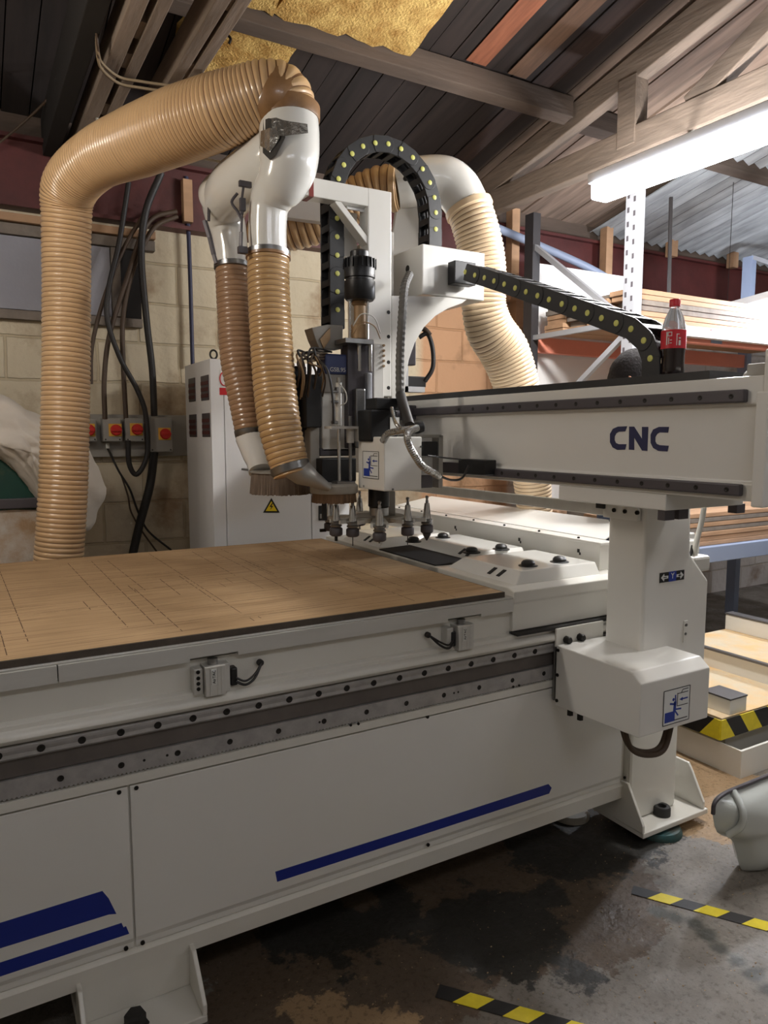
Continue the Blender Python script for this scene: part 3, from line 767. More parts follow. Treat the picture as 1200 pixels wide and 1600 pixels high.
# fittings behind the column: drive housings, brackets, bearing, cable
x_ = prof[3][0]
mb = B(); mb.box(x_-.02, x_+.14, 1.630, 1.790, 1.08, 1.13); mb.box(x_-.05, x_+.22, 1.710, 1.78, 1.085, 1.14)
B_ = mb.build('drive_housing', 'white_gloss', R, bevel=.005)
mb = B(); mb.box(x_+.03, x_+.12, 1.570, 1.690, 1.03, 1.085); mb.box(x_, x_+.03, 1.580, 1.730, 1.0, 1.09)
mb.build('drive_motor', 'aluminium', R, bevel=.01)
mb = B(); mb.box(x_, x_+.02, 1.590, 1.710, .78, 1.02); mb.box(x_, x_+.03, 1.580, 1.680, .60, .80)
mb.build('guide_block_plate', 'rack_grey', R, bevel=.003)
for z in (.925, .872):
    b1 = B().box(x_-.001, x_+.075, 1.570, 1.600, z-.016, z+.016).build('bracket_arm', 'steel', R, bevel=.003)
    discs('bracket_bolt', 'bolt', b1, [(x_+.02,1.570,z)], (0,-1,0), .006, .001)
B().lathe((x_+.04,1.630,.815), [(0,0),(.034,0),(.034,.05),(.026,.056),(.014,.056),(.012,.05),(0,.05)], 24, (0,-1,0)).build('pinion_bearing', 'motor_tan', R, smooth=True)
B().box(x_+.0, x_+.075, 1.620, 1.650, .76, .845).build('bearing_bracket', 'rack_grey', R, bevel=.003)
B().tube(catmull([(x_+.02,1.530,1.325),(x_+.035,1.550,1.22),(x_+.06,1.590,1.12),(x_+.075,1.600,1.075)],8), .009, 10).build('conduit', 'cable_white', R, smooth=True)
B().tube(catmull([(x_+.03,1.550,1.325),(x_-.02,1.680,1.24),(x_-.06,1.750,1.20)],8), .009, 10).build('conduit', 'cable_white', R, smooth=True)
B().tube(catmull([(x_-.03,1.600,1.09),(x_+.01,1.590,1.075),(x_+.05,1.600,1.09),(x_+.06,1.600,1.12)],8), .006, 10).build('conduit', 'cable_black', R, smooth=True)
# ------------------------------------------------------------------ energy chains
def chain(name, pins, side, w, h, label):
    """pins: joint centres on the side that carries the round caps; side: unit vector across the chain"""
    S = Vector(side).normalized(); mb = B(); P = [Vector(p) for p in pins]
    for i in range(len(P)-1):
        a, b = P[i], P[i+1]; d = b-a; t = d.normalized(); n = S.cross(t).normalized(); L = d.length
        c = (a+b)/2; ins = .002*(i % 2)
        for o in (0+ins, w-.007-ins):
            # rounded link plate
            pts = []
            for k in range(9):
                an = -PI/2+PI*k/8; pts.append(b+t*(math.cos(an)*h*.42)+n*(math.sin(an)*h*.5))
            for k in range(9):
                an = PI/2+PI*k/8; pts.append(a-t*(-math.cos(an)*h*.10)+n*(math.sin(an)*h*.5))
            mb.slab([p+S*o for p in pts], S*.007)
        for sg in (1, -1):
            mb.obox(c+S*(w/2)+n*(sg*h*.46), t*L*.19, n*h*.035, S*(w/2-.004))
        mb.obox(c+S*(w/2), t*L*.08, n*h*.42, S*.003)
    body = mb.build(name, 'chain_black', R, bevel=.0012, seg=1); body['label'] = label
    # cable bundle inside
    mid = [p+S*(w*.42) for p in P]
    for k in range(3):
        B().tube([p+S*(k*.02-.01) for p in mid], .007, 8).build('chain_cable', 'cable_black', body, smooth=True)
    first = None; wp = wpos(body)
    for i, p in enumerate(P[:-1] if name != 'x' else P):
        q = p-S*.0005
        if first is None:
            first = B().lathe((0,0,0), [(0,-.001),(.0095,-.001),(.0095,.0012),(.007,.0022),(0,.0022)], 14, -S).build('link_cap', 'chain_pin', body, local=True, smooth=True)
            first.location = q-wp
        else:
            c_ = first.copy(); COL.objects.link(c_); c_.location = q-wp
    return body
YH = 2.55
xl = at(527,400,y=YH).x; xr_ = at(681,330,y=YH).x; zt_ = at(603,224,y=YH).z; rad = (xr_-xl)/2; zc = zt_-rad
pins = [Vector((xl,YH,z)) for z in [at(526,512,y=YH).z+.0675*k for k in range(9)] if z < zc-.02]
na = 12
pins += [Vector((xl+rad-rad*math.cos(PI*k/na), YH, zc+rad*math.sin(PI*k/na))) for k in range(0, na+1)]
z = zc-.065
zbox = at(657,380,y=2.50).z
while z > zbox-.02: pins.append(Vector((xr_,YH,z))); z -= .065
chain('cable_chain', pins, (0,1,0), .085, .062, 'black cable chain with yellow caps looping over the router head')
pp = [(727,425),(742,430),(757,434),(772,439),(788,444),(805,450),(822,456),(840,462),(858,468),(878,475),(898,482),(918,489),(940,497),(963,505),(986,514),(1006,532),(1016,560),(1016,592)]
XCH = 1.74
chain('cable_chain', [at(a,b,x=XCH) for a,b in pp], (1,0,0), .10, .064, 'black cable chain with yellow caps sloping down to the beam top')
B().box(XCH-.006, XCH+.1, at(717,0,x=XCH).y-.0, at(717,0,x=XCH).y+.05, 2.10, 2.19).build('chain_anchor', 'black_metal', R, bevel=.003)

# ------------------------------------------------------------------ carriage and head
def bx(l, t, r, b, y, dy, mb=None):
    p = at(l, t, y=y); q = at(r, b, y=y); c1 = at(l, b, y=y)
    mb = mb or B(); return mb.box(p.x, q.x, y, y+dy, min(q.z, c1.z), (p.z+at(r,t,y=y).z)/2)
def bX(l, t, r, b, x, dx, mb=None):
    p = at(l, t, x=x); q = at(r, b, x=x)
    mb = mb or B(); return mb.box(x, x+dx, q.y, p.y, q.z, p.z)
YP = 2.50
pz = at(612,300,y=YP); pl = at(575,300,y=YP); pb = at(612,620,y=YP)
post = B().box(pl.x, pz.x, YP, YP+.07, pb.z, pz.z).build('head_post', 'white_clean', R, bevel=.004)
discs('post_bolt', 'bolt', post, [at(607,py,y=YP) for py in (488,526,566,606)], (0,-1,0), .0075, .001)
xa = at(478,290,y=YP).x
tb = B().box(xa, pz.x-.002, YP+.001, YP+.06, pz.z-.068, pz.z-.001).build('top_arm', 'white_clean', R, bevel=.003)
B().box(xa+.012, xa+.03, YP-.001, YP+.062, pz.z-.07, pz.z+.001).build('red_tape_band', 'red_tape', tb)
g1 = at(527,312,y=YP); g2 = at(600,408,y=YP)
mb = B(); mb.bar((g1.x,YP+.03,g1.z),(g2.x,YP+.03,g2.z), .05, .022); mb.build('diagonal_brace', 'white_clean', R, bevel=.002)
q = at(570,335,y=YP+.03); mb = B(); 
bx(576, 330, 583, 470, YP+.03, .01, mb); bx(543, 318, 580, 326, YP+.03, .01, mb); mb.build('gusset_frame', 'cabinet_white', R)
bx(537, 332, 558, 400, 2.60, .02).build('backing_plate', 'white_clean', R)
mb = B(); mb.bar(tuple(at(527,312,y=2.555)), tuple(at(588,420,y=2.555)), .008, .014); mb.build('diagonal_cable', 'cable_black', R)
# bridge box and arch
hb_ = B(); x0 = 1.62; y0 = 2.50
x1 = at(757,430,y=y0).x
hb_.box(x0, x1, y0, y0+.29, at(657,459,y=y0).z, zbox)
hx = hb_.build('bridge_box', 'white_clean', R, bevel=.004)
p = at(637,420,x=x0); B().lathe((x0-.0005,p.y,p.z), [(0,-.01),(.014,-.01),(.014,.001),(0,.001)], 16, (-1,0,0)).build('cable_hole', 'rubber', hx, smooth=True)
arch = [(612,624),(612,462),(735,464),(722,474),(700,482),(680,494),(662,512),(648,536),(639,562),(634,590),(632,624)]
ap = B()
ap.slab([at(a,b,y=2.505) for a,b in arch], (0,.02,0)); ap.build('arch_bracket', 'white_clean', R, bevel=.002)
B().slab([at(a,b,y=2.505)+Vector((0,.27,0)) for a,b in arch], (0,.02,0)).build('arch_bracket', 'white_clean', R, bevel=.002)
B().box(1.50, 1.53, 2.57, 2.92, 1.33, 2.30).build('carriage_plate', 'cabinet_grey', R, bevel=.003)
B().box(1.53, 1.659, 2.60, 2.90, 1.34, 1.40).build('carriage_block', 'rail_dark', R, bevel=.003)
B().box(1.53, 1.659, 2.60, 2.90, 1.56, 1.62).build('carriage_block', 'rail_dark', R, bevel=.003)
# servo on top with fins
c = at(562,430,y=2.42)
zz = lambda py: at(562,py,y=2.42).z
mb = B(); mb.lathe((c.x,2.42,0), [(0,zz(470)),(.05,zz(470)),(.057,zz(466)),(.057,zz(440)),(.052,zz(439)),(.052,zz(436)),(.057,zz(435)),(.057,zz(408)),(.05,zz(404)),(.035,zz(403)),(.035,zz(394)),(.03,zz(392)),(0,zz(392))], 24)
sm = mb.build('spindle_motor', 'black_metal', R, smooth=True)
mb = B()
for k in range(20):
    an = 2*PI*k/20; mb.obox((c.x+.058*math.cos(an),2.42+.058*math.sin(an),(zz(420)+zz(406))/2), (math.cos(an)*.004,math.sin(an)*.004,0), (-math.sin(an)*.0012,math.cos(an)*.0012,0), (0,0,.017))
mb.build('cooling_fin', 'black_metal', sm)['kind'] = 'stuff'
for px, rr in ((546,.005),(574,.005)):
    a = at(px,470,y=2.40); b = at(px,532,y=2.40); B().cyl((a.x,2.40,b.z),(a.x,2.40,a.z), rr, n=12).build('guide_rod', 'chrome', R, smooth=True)
a = at(562,470,y=2.44); b = at(562,530,y=2.44)
B().lathe((a.x,2.44,0), [(0,b.z),(.034,b.z),(.034,b.z+.05),(.022,b.z+.055),(.022,a.z-.02),(.03,a.z-.015),(.03,a.z),(0,a.z)], 20).build('motor_coupling', 'motor_tan', R, smooth=True)
for k in range(2):
    z0 = b.z+.02+.03*k; c0 = (a.x, 2.40, z0)
    B().tube(catmull([(a.x-.05,2.40,z0-.01),(a.x-.03,2.37,z0+.03),(a.x+.02,2.365,z0+.02),(a.x+.06,2.39,z0-.02-.01*k)],6), .0022, 6).build('thin_air_line', 'cable_white' if k%2 else 'motor_tan', R, smooth=True)
bx(540, 529, 584, 535, 2.38, .09).build('motor_plate', 'steel', R, bevel=.001)
bx(543, 535, 583, 700, 2.44, .06).build('slide_column', 'rail_dark', R, bevel=.004)
for px in (561, 578):
    a = at(px,535,y=2.42); b = at(px,580,y=2.42); B().cyl((a.x,2.42,b.z),(a.x,2.42,a.z), .008, n=12).build('guide_rod', 'chrome', R, smooth=True)
bx(556, 607, 572, 700, 2.41, .03).build('slide_cylinder', 'steel', R, bevel=.006)
bx(574, 582, 582, 700, 2.42, .03).build('slide_cylinder', 'rack_grey', R, bevel=.006)
bx(584, 536, 600, 622, 2.47, .03).build('rail_cover', 'white_clean', R, bevel=.002)
mb = B()
for k in range(5):
    p = at(599, 540+k*8, y=2.468); mb.cyl(p, p+Vector((0,-.006,0)), .005, n=8)
mb.build('terminal_strip', 'motor_tan', R)
# spindle side servo and cover box
YB_ = 2.165; XB_ = 1.25
B1 = (1.25, 1.405, 2.165, 2.355, 1.302, 1.49)
sc = B().box(*B1).build('spindle_cover', 'white_clean', R, bevel=.004)
pa = at(567.5,746,x=1.25); pb_ = at(592,706,x=1.25)
sticker(sc, lambda u,v,l: Vector((1.25-l, pa.y+(pb_.y-pa.y)*u, pa.z+(pb_.z-pa.z)*v)))
discs('cover_screw', 'steel', sc, [(1.40,2.165,1.455),(1.285,2.165,1.308),(1.2495,2.31,1.312)], tuple((0,-1,0)), .004, .003)
mb = B(); bx(579, 640, 622, 690, 2.24, .10, mb); sv = mb.build('head_servo', 'black_metal', R, bevel=.006)
bx(588, 622, 631, 640, 2.25, .08).build('servo_connector', 'black_plastic', sv, bevel=.004)
bx(610, 652, 624, 676, 2.236, .003).build('maker_label', 'label_white', sv)
# spindle nose
SP = D(592, 817, 2.72)
mb = B(); mb.lathe((SP.x,SP.y,0), [(0,1.225),(.034,1.225),(.040,1.232),(.040,1.302),(0,1.302)], 24)
mb.build('spindle_nose', 'black_metal', R, smooth=True)
zf = SP.z          # flange height of the tool holders
B().cyl((SP.x,SP.y,zf+.03),(SP.x,SP.y,1.226), .036, n=20).build('spindle_shaft', 'steel', R, smooth=True)
bx(600, 768, 618, 815, 2.46, .03).build('magazine_post', 'cabinet_grey', R, bevel=.003)
# drill bank to the left
for l,t,r,b,y,dy,m in ((456,572,480,672,2.50,.1,'black_metal'),(478,585,503,668,2.44,.08,'black_plastic'),(458,672,500,752,2.52,.08,'rail_dark'),
                       (500,700,556,712,2.47,.06,'rail_dark'),(503,716,557,752,2.42,.10,'black_plastic'),(548,540,556,705,2.52,.04,'rail_dark'),(484,668,500,735,2.47,.05,'cabinet_grey')):
    bx(l,t,r,b,y,dy).build('drill_block', m, R, bevel=.004)
bx(462, 620, 466, 625, 2.495, .004).build('rating_label', 'label_white', R)
bx(503, 612, 550, 705, 2.47, .05).build('drill_housing', 'white_clean', R, bevel=.004)
bx(503, 583, 550, 613, 2.46, .06).build('drill_collar', 'cabinet_grey', R, bevel=.003)
cp = bx(508, 553, 548, 584, 2.45, .07).build('drill_cap', 'label_blue', R, bevel=.008)
p = at(530,578,y=2.447); text_mesh('GSB.951', .022, 'label_text', 'label_white', cp, p, (1,0,0), (0,0,1), .0004)
mb = B(); mb.slab([at(a,b,y=2.48) for a,b in ((487,512),(512,507),(536,508),(536,545),(500,546),(493,530))], (0,.07,0)); mb.build('chain_mount', 'cabinet_grey', R, bevel=.003)
mb = B(); mb.slab([at(a,b,y=2.474) for a,b in ((500,530),(516,512),(516,530),(506,545))], (0,.004,0)); mb.build('rust_patch', 'motor_tan', R)
# pneumatic spring assembly
a = at(529,590,y=2.36); b = at(529,765,y=2.36)
pn = B().cyl((a.x,2.36,b.z),(a.x,2.36,a.z), .006, n=12).build('pressure_rod', 'chrome', R, smooth=True)
B().cyl((a.x,2.36,at(529,665,y=2.36).z),(a.x,2.36,at(529,598,y=2.36).z), .011, n=14).build('rod_cylinder', 'aluminium', pn, smooth=True)
B().box(a.x-.012,a.x+.012,2.35,2.372,at(0,598,y=2.36).z,at(0,586,y=2.36).z).build('rod_clevis', 'steel', pn, bevel=.002)
for py in (612,628,660): 
    p = at(524,py,y=2.355); B().cyl(p-Vector((.014,0,0)), p+Vector((.008,0,0)), .006, n=10).build('air_fitting', 'steel', pn, smooth=True)
a = at(547,650,y=2.36); b = at(547,765,y=2.36)
B().cyl((a.x,2.36,b.z),(a.x,2.36,a.z), .006, n=12).build('pressure_rod', 'steel', R, smooth=True)
B().cyl((a.x,2.36,at(547,692,y=2.36).z),(a.x,2.36,at(547,668,y=2.36).z), .014, n=14).build('rod_cylinder', 'aluminium', R, smooth=True)
mb = B(); bx(518,666,564,670,2.33,.06,mb); bx(560,668,564,690,2.33,.06,mb); mb.build('rod_bracket', 'aluminium', R)
bx(527,752,556,766,2.34,.05).build('rod_base', 'steel', R, bevel=.003)
# tangle of leads over the drill block
random.seed(11)
for k in range(14):
    x0_ = random.uniform(462,515); y0_ = random.uniform(546,562)
    x1_ = random.uniform(460,505); y1_ = random.uniform(590,640)
    pts = [at(x0_+12,y0_+2,y=2.46), at((x0_+x1_)/2+random.uniform(-14,10),y0_-2+random.uniform(-4,8),y=2.40), at(x1_+4,(y0_+y1_)/2,y=2.41), at(x1_,y1_,y=2.45)]
    B().tube(catmull(pts,6), random.uniform(.0028,.0045), 7).build('wire_lead', random.choice(['cable_brown','cable_black','cable_brown','motor_tan']), R, smooth=True)
B().tube(catmull([at(495,560,y=2.42),at(512,580,y=2.35),at(520,625,y=2.34),at(521,662,y=2.35)],8), .0045, 8).build('air_hose', 'cable_black', R, smooth=True)
B().tube(catmull([at(529,598,y=2.35),at(540,612,y=2.33),at(541,628,y=2.33),at(531,634,y=2.35)],8), .002, 6).build('thin_air_line', 'cable_white', R, smooth=True)
# dust plate with bristle skirt
dp = D(522, 770, 2.66)
mb = B(); mb.lathe((dp.x,dp.y,dp.z), [(0,0),(.085,0),(.088,.004),(.088,.028),(.080,.034),(.04,.036),(0,.036)], 40)
ds = mb.build('dust_shoe', 'cabinet_grey', R, smooth=True)
random.seed(5)
def bristles(o, r0, r1, z0, z1, name, m, parent, n=150, a0=0, a1=2*PI):
    mb = B()
    for k in range(n):
        t = a0+(a1-a0)*k/(n-1 if a1-a0 < 6 else n); t2 = t+(a1-a0)/n*1.15; zb = z0+random.uniform(0,.004)
        ra = r1+random.uniform(-.002,.002)
        mb.slab([Vector(o)+Vector((r0*math.cos(q),r0*math.sin(q),z1-o[2])) for q in (t,t2)]+[Vector(o)+Vector((ra*math.cos(q),ra*math.sin(q),zb-o[2])) for q in (t2,t)], Vector((math.cos(t),math.sin(t),0))*-.004)
    ob = mb.build(name, m, parent); ob['kind'] = 'stuff'; return ob
bristles((dp.x,dp.y,dp.z), .080, .082, dp.z-.035, dp.z+.002, 'bristle_skirt', 'brush_brown', ds)
p = at(504,800,y=dp.y+.02); B().box(p.x-.008,p.x+.008,dp.y,dp.y+.01,dp.z-.10,dp.z-.005).build('sensor_strip', 'black_plastic', ds)
h2 = D(441, 738, 2.80)
mb = B(); 
mb.lathe((h2.x,h2.y,h2.z), [(0,0),(.125,0),(.125,.006),(.03,.008),(0,.008)], 36); ds2 = mb.build('dust_hood', 'aluminium_plate', R, smooth=True)
bristles((h2.x,h2.y,h2.z), .118, .124, h2.z-.082, h2.z, 'bristle_skirt', 'brush', ds2, 160)
a = D(392,684,2.95); b = D(408,736,2.86)
mb = B(); mb.tube([a, D(400,712,2.9), D(405,722,2.88), b], [.062,.052,.050,.05], 24); mb.build('hood_funnel', 'white_gloss', ds2, smooth=True)
B().bar(D(378,733,2.85), D(402,736,2.85), .02, .008).build('hood_handle', 'steel', ds2)
mb = B()
s0 = D(466,735,2.56); s1 = D(512,762,2.60)
for i in range(1): pass
def ringe(c, ax, w, h, n=20):
    ax = ax.normalized(); u = ax.cross(Vector((0,0,1))).normalized(); v = u.cross(ax)
    return [c+u*(w*math.cos(2*PI*k/n))+v*(h*math.sin(2*PI*k/n)) for k in range(n)]
ax_ = s1-s0
mb.rings([ringe(D(458,728,2.56),Vector((.3,0,-1)),.062,.062), ringe(s0+ax_*.15,ax_,.055,.045), ringe(s0+ax_*.5,ax_,.048,.030), ringe(s1,ax_,.045,.016)])
mb.build('extraction_nozzle', 'aluminium_plate', R, smooth=True)
# right of the spindle cover: bracket, sensor, conduits
mb = B(); p = at(690,680,y=2.30)
bx(686, 680, 692, 762, 2.30, .05, mb); bx(660, 679, 690, 684, 2.30, .05, mb); mb.build('sensor_bracket', 'cabinet_grey', R, bevel=.002)
bx(662, 690, 684, 712, 2.30, .04).build('sensor_body', 'black_plastic', R, bevel=.003)
bx(653, 715, 676, 742, 2.28, .05).build('sensor_body', 'aluminium_plate', R, bevel=.003)
bx(659, 742, 676, 762, 2.30, .05).build('sensor_body', 'rail_dark', R, bevel=.003)
p = at(655,667,y=2.27); B().lathe(p, [(0,-.02),(.022,-.02),(.024,-.01),(.02,.015),(.01,.02),(0,.02)], 18, (1,-.4,.2)).build('cable_gland', 'black_plastic', R, smooth=True)
def flex(pts, r, m, name='conduit', ripple=0, parent=None):
    C_ = catmull(pts, 14 if ripple else 8)
    rr = [r*(1+(ripple if i%2 else -ripple)) for i in range(len(C_))] if ripple else r
    return B().tube(C_, rr, 10).build(name, m, parent or R, smooth=not ripple)
flex([D(598,690,2.42),D(606,678,2.40),D(625,673,2.38),D(648,670,2.36)], .012, 'silver_tape', ripple=.06)
flex([D(652,668,2.36),D(638,676,2.33),D(638,692,2.31),D(648,712,2.32),D(662,730,2.34),D(686,744,2.42)], .012, 'silver_tape', ripple=.06)
flex([D(612,638,2.5),D(618,660,2.42),D(628,672,2.40)], .007, 'silver_tape')
flex([D(688,744,2.42),D(705,750,2.5),D(722,747,2.55),D(732,728,2.6)], .004, 'cable_black')
flex([D(668,712,2.4),D(700,716,2.5),D(720,718,2.6)], .003, 'cable_black')
flex([D(626,618,2.62),D(632,640,2.5),D(640,666,2.42)], .019, 'cable_black')
flex([D(640,428,2.78),D(632,450,2.7),D(628,500,2.66),D(625,560,2.64),D(625,622,2.62)], .0155, 'grey_hose', name='corrugated_hose', ripple=.07)
lm = bX(716, 717, 758, 743, 1.60, .05).build('limit_switch', 'black_plastic', R, bevel=.003)
bX(690, 722, 716, 738, 1.615, .03).build('switch_arm', 'rail_dark', R)
# small motor seen through the arch
bx(637, 588, 666, 604, 2.9, .06).build('lubrication_pump', 'black_plastic', R, bevel=.004)
mb = B(); bx(632, 572, 638, 612, 2.9, .04, mb); bx(632, 604, 664, 612, 2.9, .06, mb); mb.build('pump_bracket', 'cabinet_white', R)
bx(632, 528, 650, 570, 2.92, .05).build('pump_body', 'rail_dark', R, bevel=.004)
flex([D(655,527,3.2),D(668,522,3.2),D(676,545,3.2),D(676,575,3.2),D(664,596,3.2)], .010, 'cable_black')
flex([D(645,512,3.2),D(662,514,3.2),D(672,524,3.2)], .012, 'cable_brown')
# ------------------------------------------------------------------ tool magazine
CM = D(592, 805, 2.90); CM.z = zf
tools = [(516,2.90,6),(525,2.75,1),(551,2.73,2),(562,3.07,0),(593,2.61,4),(637,2.76,2),(667,2.83,5)]
TP = []
for px, d, kind in tools:
    p = D(px, 810, d); p.z = zf; TP.append((p, kind))
mb = B(); mb.lathe((CM.x,CM.y,zf-.012), [(0,0),(.10,0),(.105,.004),(.105,.018),(.10,.022),(.03,.022),(.03,.05),(0,.05)], 40)
mg = mb.build('tool_magazine', 'cabinet_grey', R, smooth=True)
B().cyl((CM.x,CM.y,zf+.03),(CM.x,CM.y,1.34), .03, n=20).build('magazine_shaft', 'rail_dark', mg, smooth=True)
B().box(CM.x-.02, 1.66, CM.y-.03, CM.y+.03, 1.34, 1.365).build('magazine_arm', 'cabinet_grey', R, bevel=.003)
for p, k in TP:
    d = (p-CM); d.z = 0; t = d.normalized(); n = Vector((-t.y,t.x,0)); L = d.length
    mb = B()
    # two-finger fork
    outl = [(.095,-.022),(L-.03,-.034),(L+.006,-.032),(L+.006,-.0235),(L-.01,-.0235),(L-.024,-.01),(L-.024,.01),(L-.01,.0235),(L+.006,.0235),(L+.006,.032),(L-.03,.034),(.095,.022)]
    mb.slab([CM+t*a+n*b+Vector((0,0,-.006)) for a,b in outl], (0,0,.014))
    mb.build('tool_fork', 'label_white', mg)
names = ['silver tapered tool holder at the back of the magazine, highest in view','tapered tool holder with a thick dark nut, front left of the magazine',
 'tool holder with a thin needle cutter, second from left in the front row','','short tool holder directly under the black spindle nose','','']
labels = ['dark tool holder at the far left of the magazine with a side knob','tool holder just right of the leftmost one, with a stubby cutter',
 'tool holder with a long thin needle cutter left of the spindle','silver tool holder at the back of the magazine between spindle and needle cutter',
 'tool holder directly under the black spindle nose','tool holder right of the spindle with a small cutter over the port cover','tool holder at the far right of the magazine with a cone-shaped cutter']
for (p, k), lab in zip(TP, labels):
    t = thing('tool_holder', lab, 'tool holder', p, 'tool holders in the magazine')
    mb = B(); mb.lathe((0,0,0), [(0,.004),(.0165,.004),(.0158,.012),(.010,.062),(.0095,.064),(0,.064)], 20); mb.build('taper', 'chrome', t, smooth=True, local=True)
    mb = B(); mb.lathe((0,0,.064), [(0,0),(.006,0),(.006,.010),(.0045,.012),(.0045,.018),(.0068,.021),(.0068,.026),(.004,.029),(0,.029)], 14); mb.build('pull_stud', 'steel', t, smooth=True, local=True)
    mb = B(); mb.lathe((0,0,-.018), [(0,0),(.021,0),(.023,.003),(.023,.006),(.0195,.009),(.0195,.012),(.023,.015),(.023,.019),(.018,.022),(0,.022)], 24); mb.build('grip_flange', 'steel', t, smooth=True, local=True)
    mb = B(); mb.lathe((0,0,-.054), [(0,0),(.018,0),(.0245,.005),(.025,.008),(.025,.028),(.022,.032),(.016,.034),(.016,.037),(0,.037)], 16); mb.build('collet_nut', 'rail_dark', t, smooth=True, local=True)
    rad_, ln_, m = {0:(.004,.018,'steel'),1:(.006,.02,'bolt'),2:(.0018,.036,'bolt'),4:(.004,.008,'steel'),5:(.016,.024,'rail_dark'),6:(.004,.012,'bolt')}[k]
    mb = B()
    if k == 5: mb.lathe((0,0,-.054), [(0,-.03),(.003,-.028),(.015,-.008),(.017,0),(0,0)], 16)
    else: mb.lathe((0,0,-.054-ln_), [(0,0),(rad_,.001),(rad_,ln_),(0,ln_)], 12)
    mb.build('cutter', m, t, smooth=True, local=True)
    if k == 6: B().box(-.045,-.02,-.005,.005,-.056,-.044).build('side_knob', 'bolt', t, local=True)
# ================================================================== SPOILBOARD
so = thing('spoilboard', 'tan fibreboard sheet scored with dashed cut lines, lying on the router bed', 'board', (.3, 2.49, .975))
mb = B(); mb.box(XA, 1.487, 1.795, 3.19, .975, .9925); bo = mb.build('board', 'board_edge', so)
mb = B(); mb.box(XA, 1.482, 1.800, 3.185, .9925, .9932); mb.build('board_face', 'spoilboard_mdf', so)
random.seed(21)
mb = B(); zs = .9934
def score(x0, y0, x1, y1, w=.0022, dash=None):
    a = Vector((x0,y0,zs)); b = Vector((x1,y1,zs)); d = b-a; L = d.length
    if L < 1e-4: return
    t = d/L; n = Vector((-t.y,t.x,0))*w/2; s_ = 0
    while s_ < L:
        e = min(L, s_+random.uniform(.02,.09) if dash is None else s_+dash)
        mb.poly([a+t*s_-n, a+t*e-n, a+t*e+n, a+t*s_+n]); s_ = e+random.uniform(.004,.02)
for (px0,py0,px1,py1) in ((0,893,70,999),(0,985,17,1023),(106,880,221,977),(143,877,240,975),(168,876,238,921),(210,920,288,986),(233,865,377,958),(280,900,334,940),(250,905,280,930),(390,965,397,970),
                          (403,963,412,967),(130,940,146,952),(415,850,560,905),(430,849,640,915),(330,860,440,925),(345,858,420,898),(455,846,700,935),(480,880,560,915),(520,890,640,940),(300,862,360,900),(200,915,215,925)):
    a = at(px0,py0,z=zs); b = at(px1,py1,z=zs)
    score(a.x, a.y, a.x+(b.x-a.x)*.35, b.y)
for k in range(60):
    y_ = random.uniform(1.84,3.12); x_0 = random.uniform(-.2,1.2); score(x_0, y_, min(1.47, x_0+random.uniform(.08,.5)), y_, .0012)
for k in range(16):
    x_0 = random.uniform(.7,1.42); y_ = random.uniform(1.9,2.8); score(x_0, y_, x_0, y_+random.uniform(.05,.35), .0016)
mb.build('cut_lines', 'score_line', so)['kind'] = 'stuff'

# ================================================================== DUST EXTRACTION
def hose(path, name, label, mats=('hose_shell','hose_wire'), pitch=.025, n=36, group='ribbed dust hoses', ripple=.04, cuffs=()):
    """path: (px, py, distance, radius px) stations; a wire spiral shows as narrow grooves"""
    P = []; Rr = []
    for a,b,d,r in path: P.append(D(a,b,d)); Rr.append(r*d/FPX)
    Cc = catmull(P, 12); Cr = []
    for i in range(len(P)-1):
        for k in range(12): Cr.append(Rr[i]+(Rr[i+1]-Rr[i])*(k/12))
    Cr.append(Rr[-1])
    acc = [0]
    for i in range(1, len(Cc)): acc.append(acc[-1]+(Cc[i]-Cc[i-1]).length)
    L = acc[-1]
    def samp(s_):
        s_ = max(0, min(L, s_))
        j = 0
        lo, hi = 0, len(acc)-1
        while hi-lo > 1:
            m_ = (lo+hi)//2
            if acc[m_] <= s_: lo = m_
            else: hi = m_
        f_ = (s_-acc[lo])/max(1e-9, acc[hi]-acc[lo])
        return Cc[lo].lerp(Cc[hi], f_), Cr[lo]+(Cr[hi]-Cr[lo])*f_
    pts = []; rr = []; mi = []
    cut = [0.]
    while cut[-1] < L-.002:
        f_ = cut[-1]/L; pq = pitch if not isinstance(pitch, (list,tuple)) else pitch[0] if f_ < pitch[2] else pitch[1]
        cut.append(min(L, cut[-1]+pq))
    for k in range(len(cut)-1):
        for off, q, m_ in ((0,1-ripple,1),(.13,1-ripple,0),(.34,1-.25*ripple,0),(.56,1,0),(.80,1-.25*ripple,0)):
            p_, r_ = samp(cut[k]+(cut[k+1]-cut[k])*off); pts.append(p_); rr.append(r_*q); mi.append(m_)
    t = thing(name, label, 'dust hose', tuple(P[0]), group)
    mb = B(); mb.tube(pts, rr, n, mis=mi, cap=True); mb.build('ribbed_tube', list(mats), t, smooth=False)
    for p_ in t.children[0].data.polygons: p_.use_smooth = True
    for s_, w_, m_, q in cuffs:
        p0, r0 = samp(s_*L); p1, r1 = samp(min(L, s_*L+w_))
        if (p1-p0).length < 1e-4: p0, r0 = samp(s_*L-w_)
        B().tube([p0,p0.lerp(p1,.1),p0.lerp(p1,.9),p1], [r0*q*.99,r0*q*1.03,r1*q*1.03,r1*q*.99], 36).build('hose_clamp' if m_ == 'steel' else 'tape_cuff', m_, t, smooth=True)
    return t
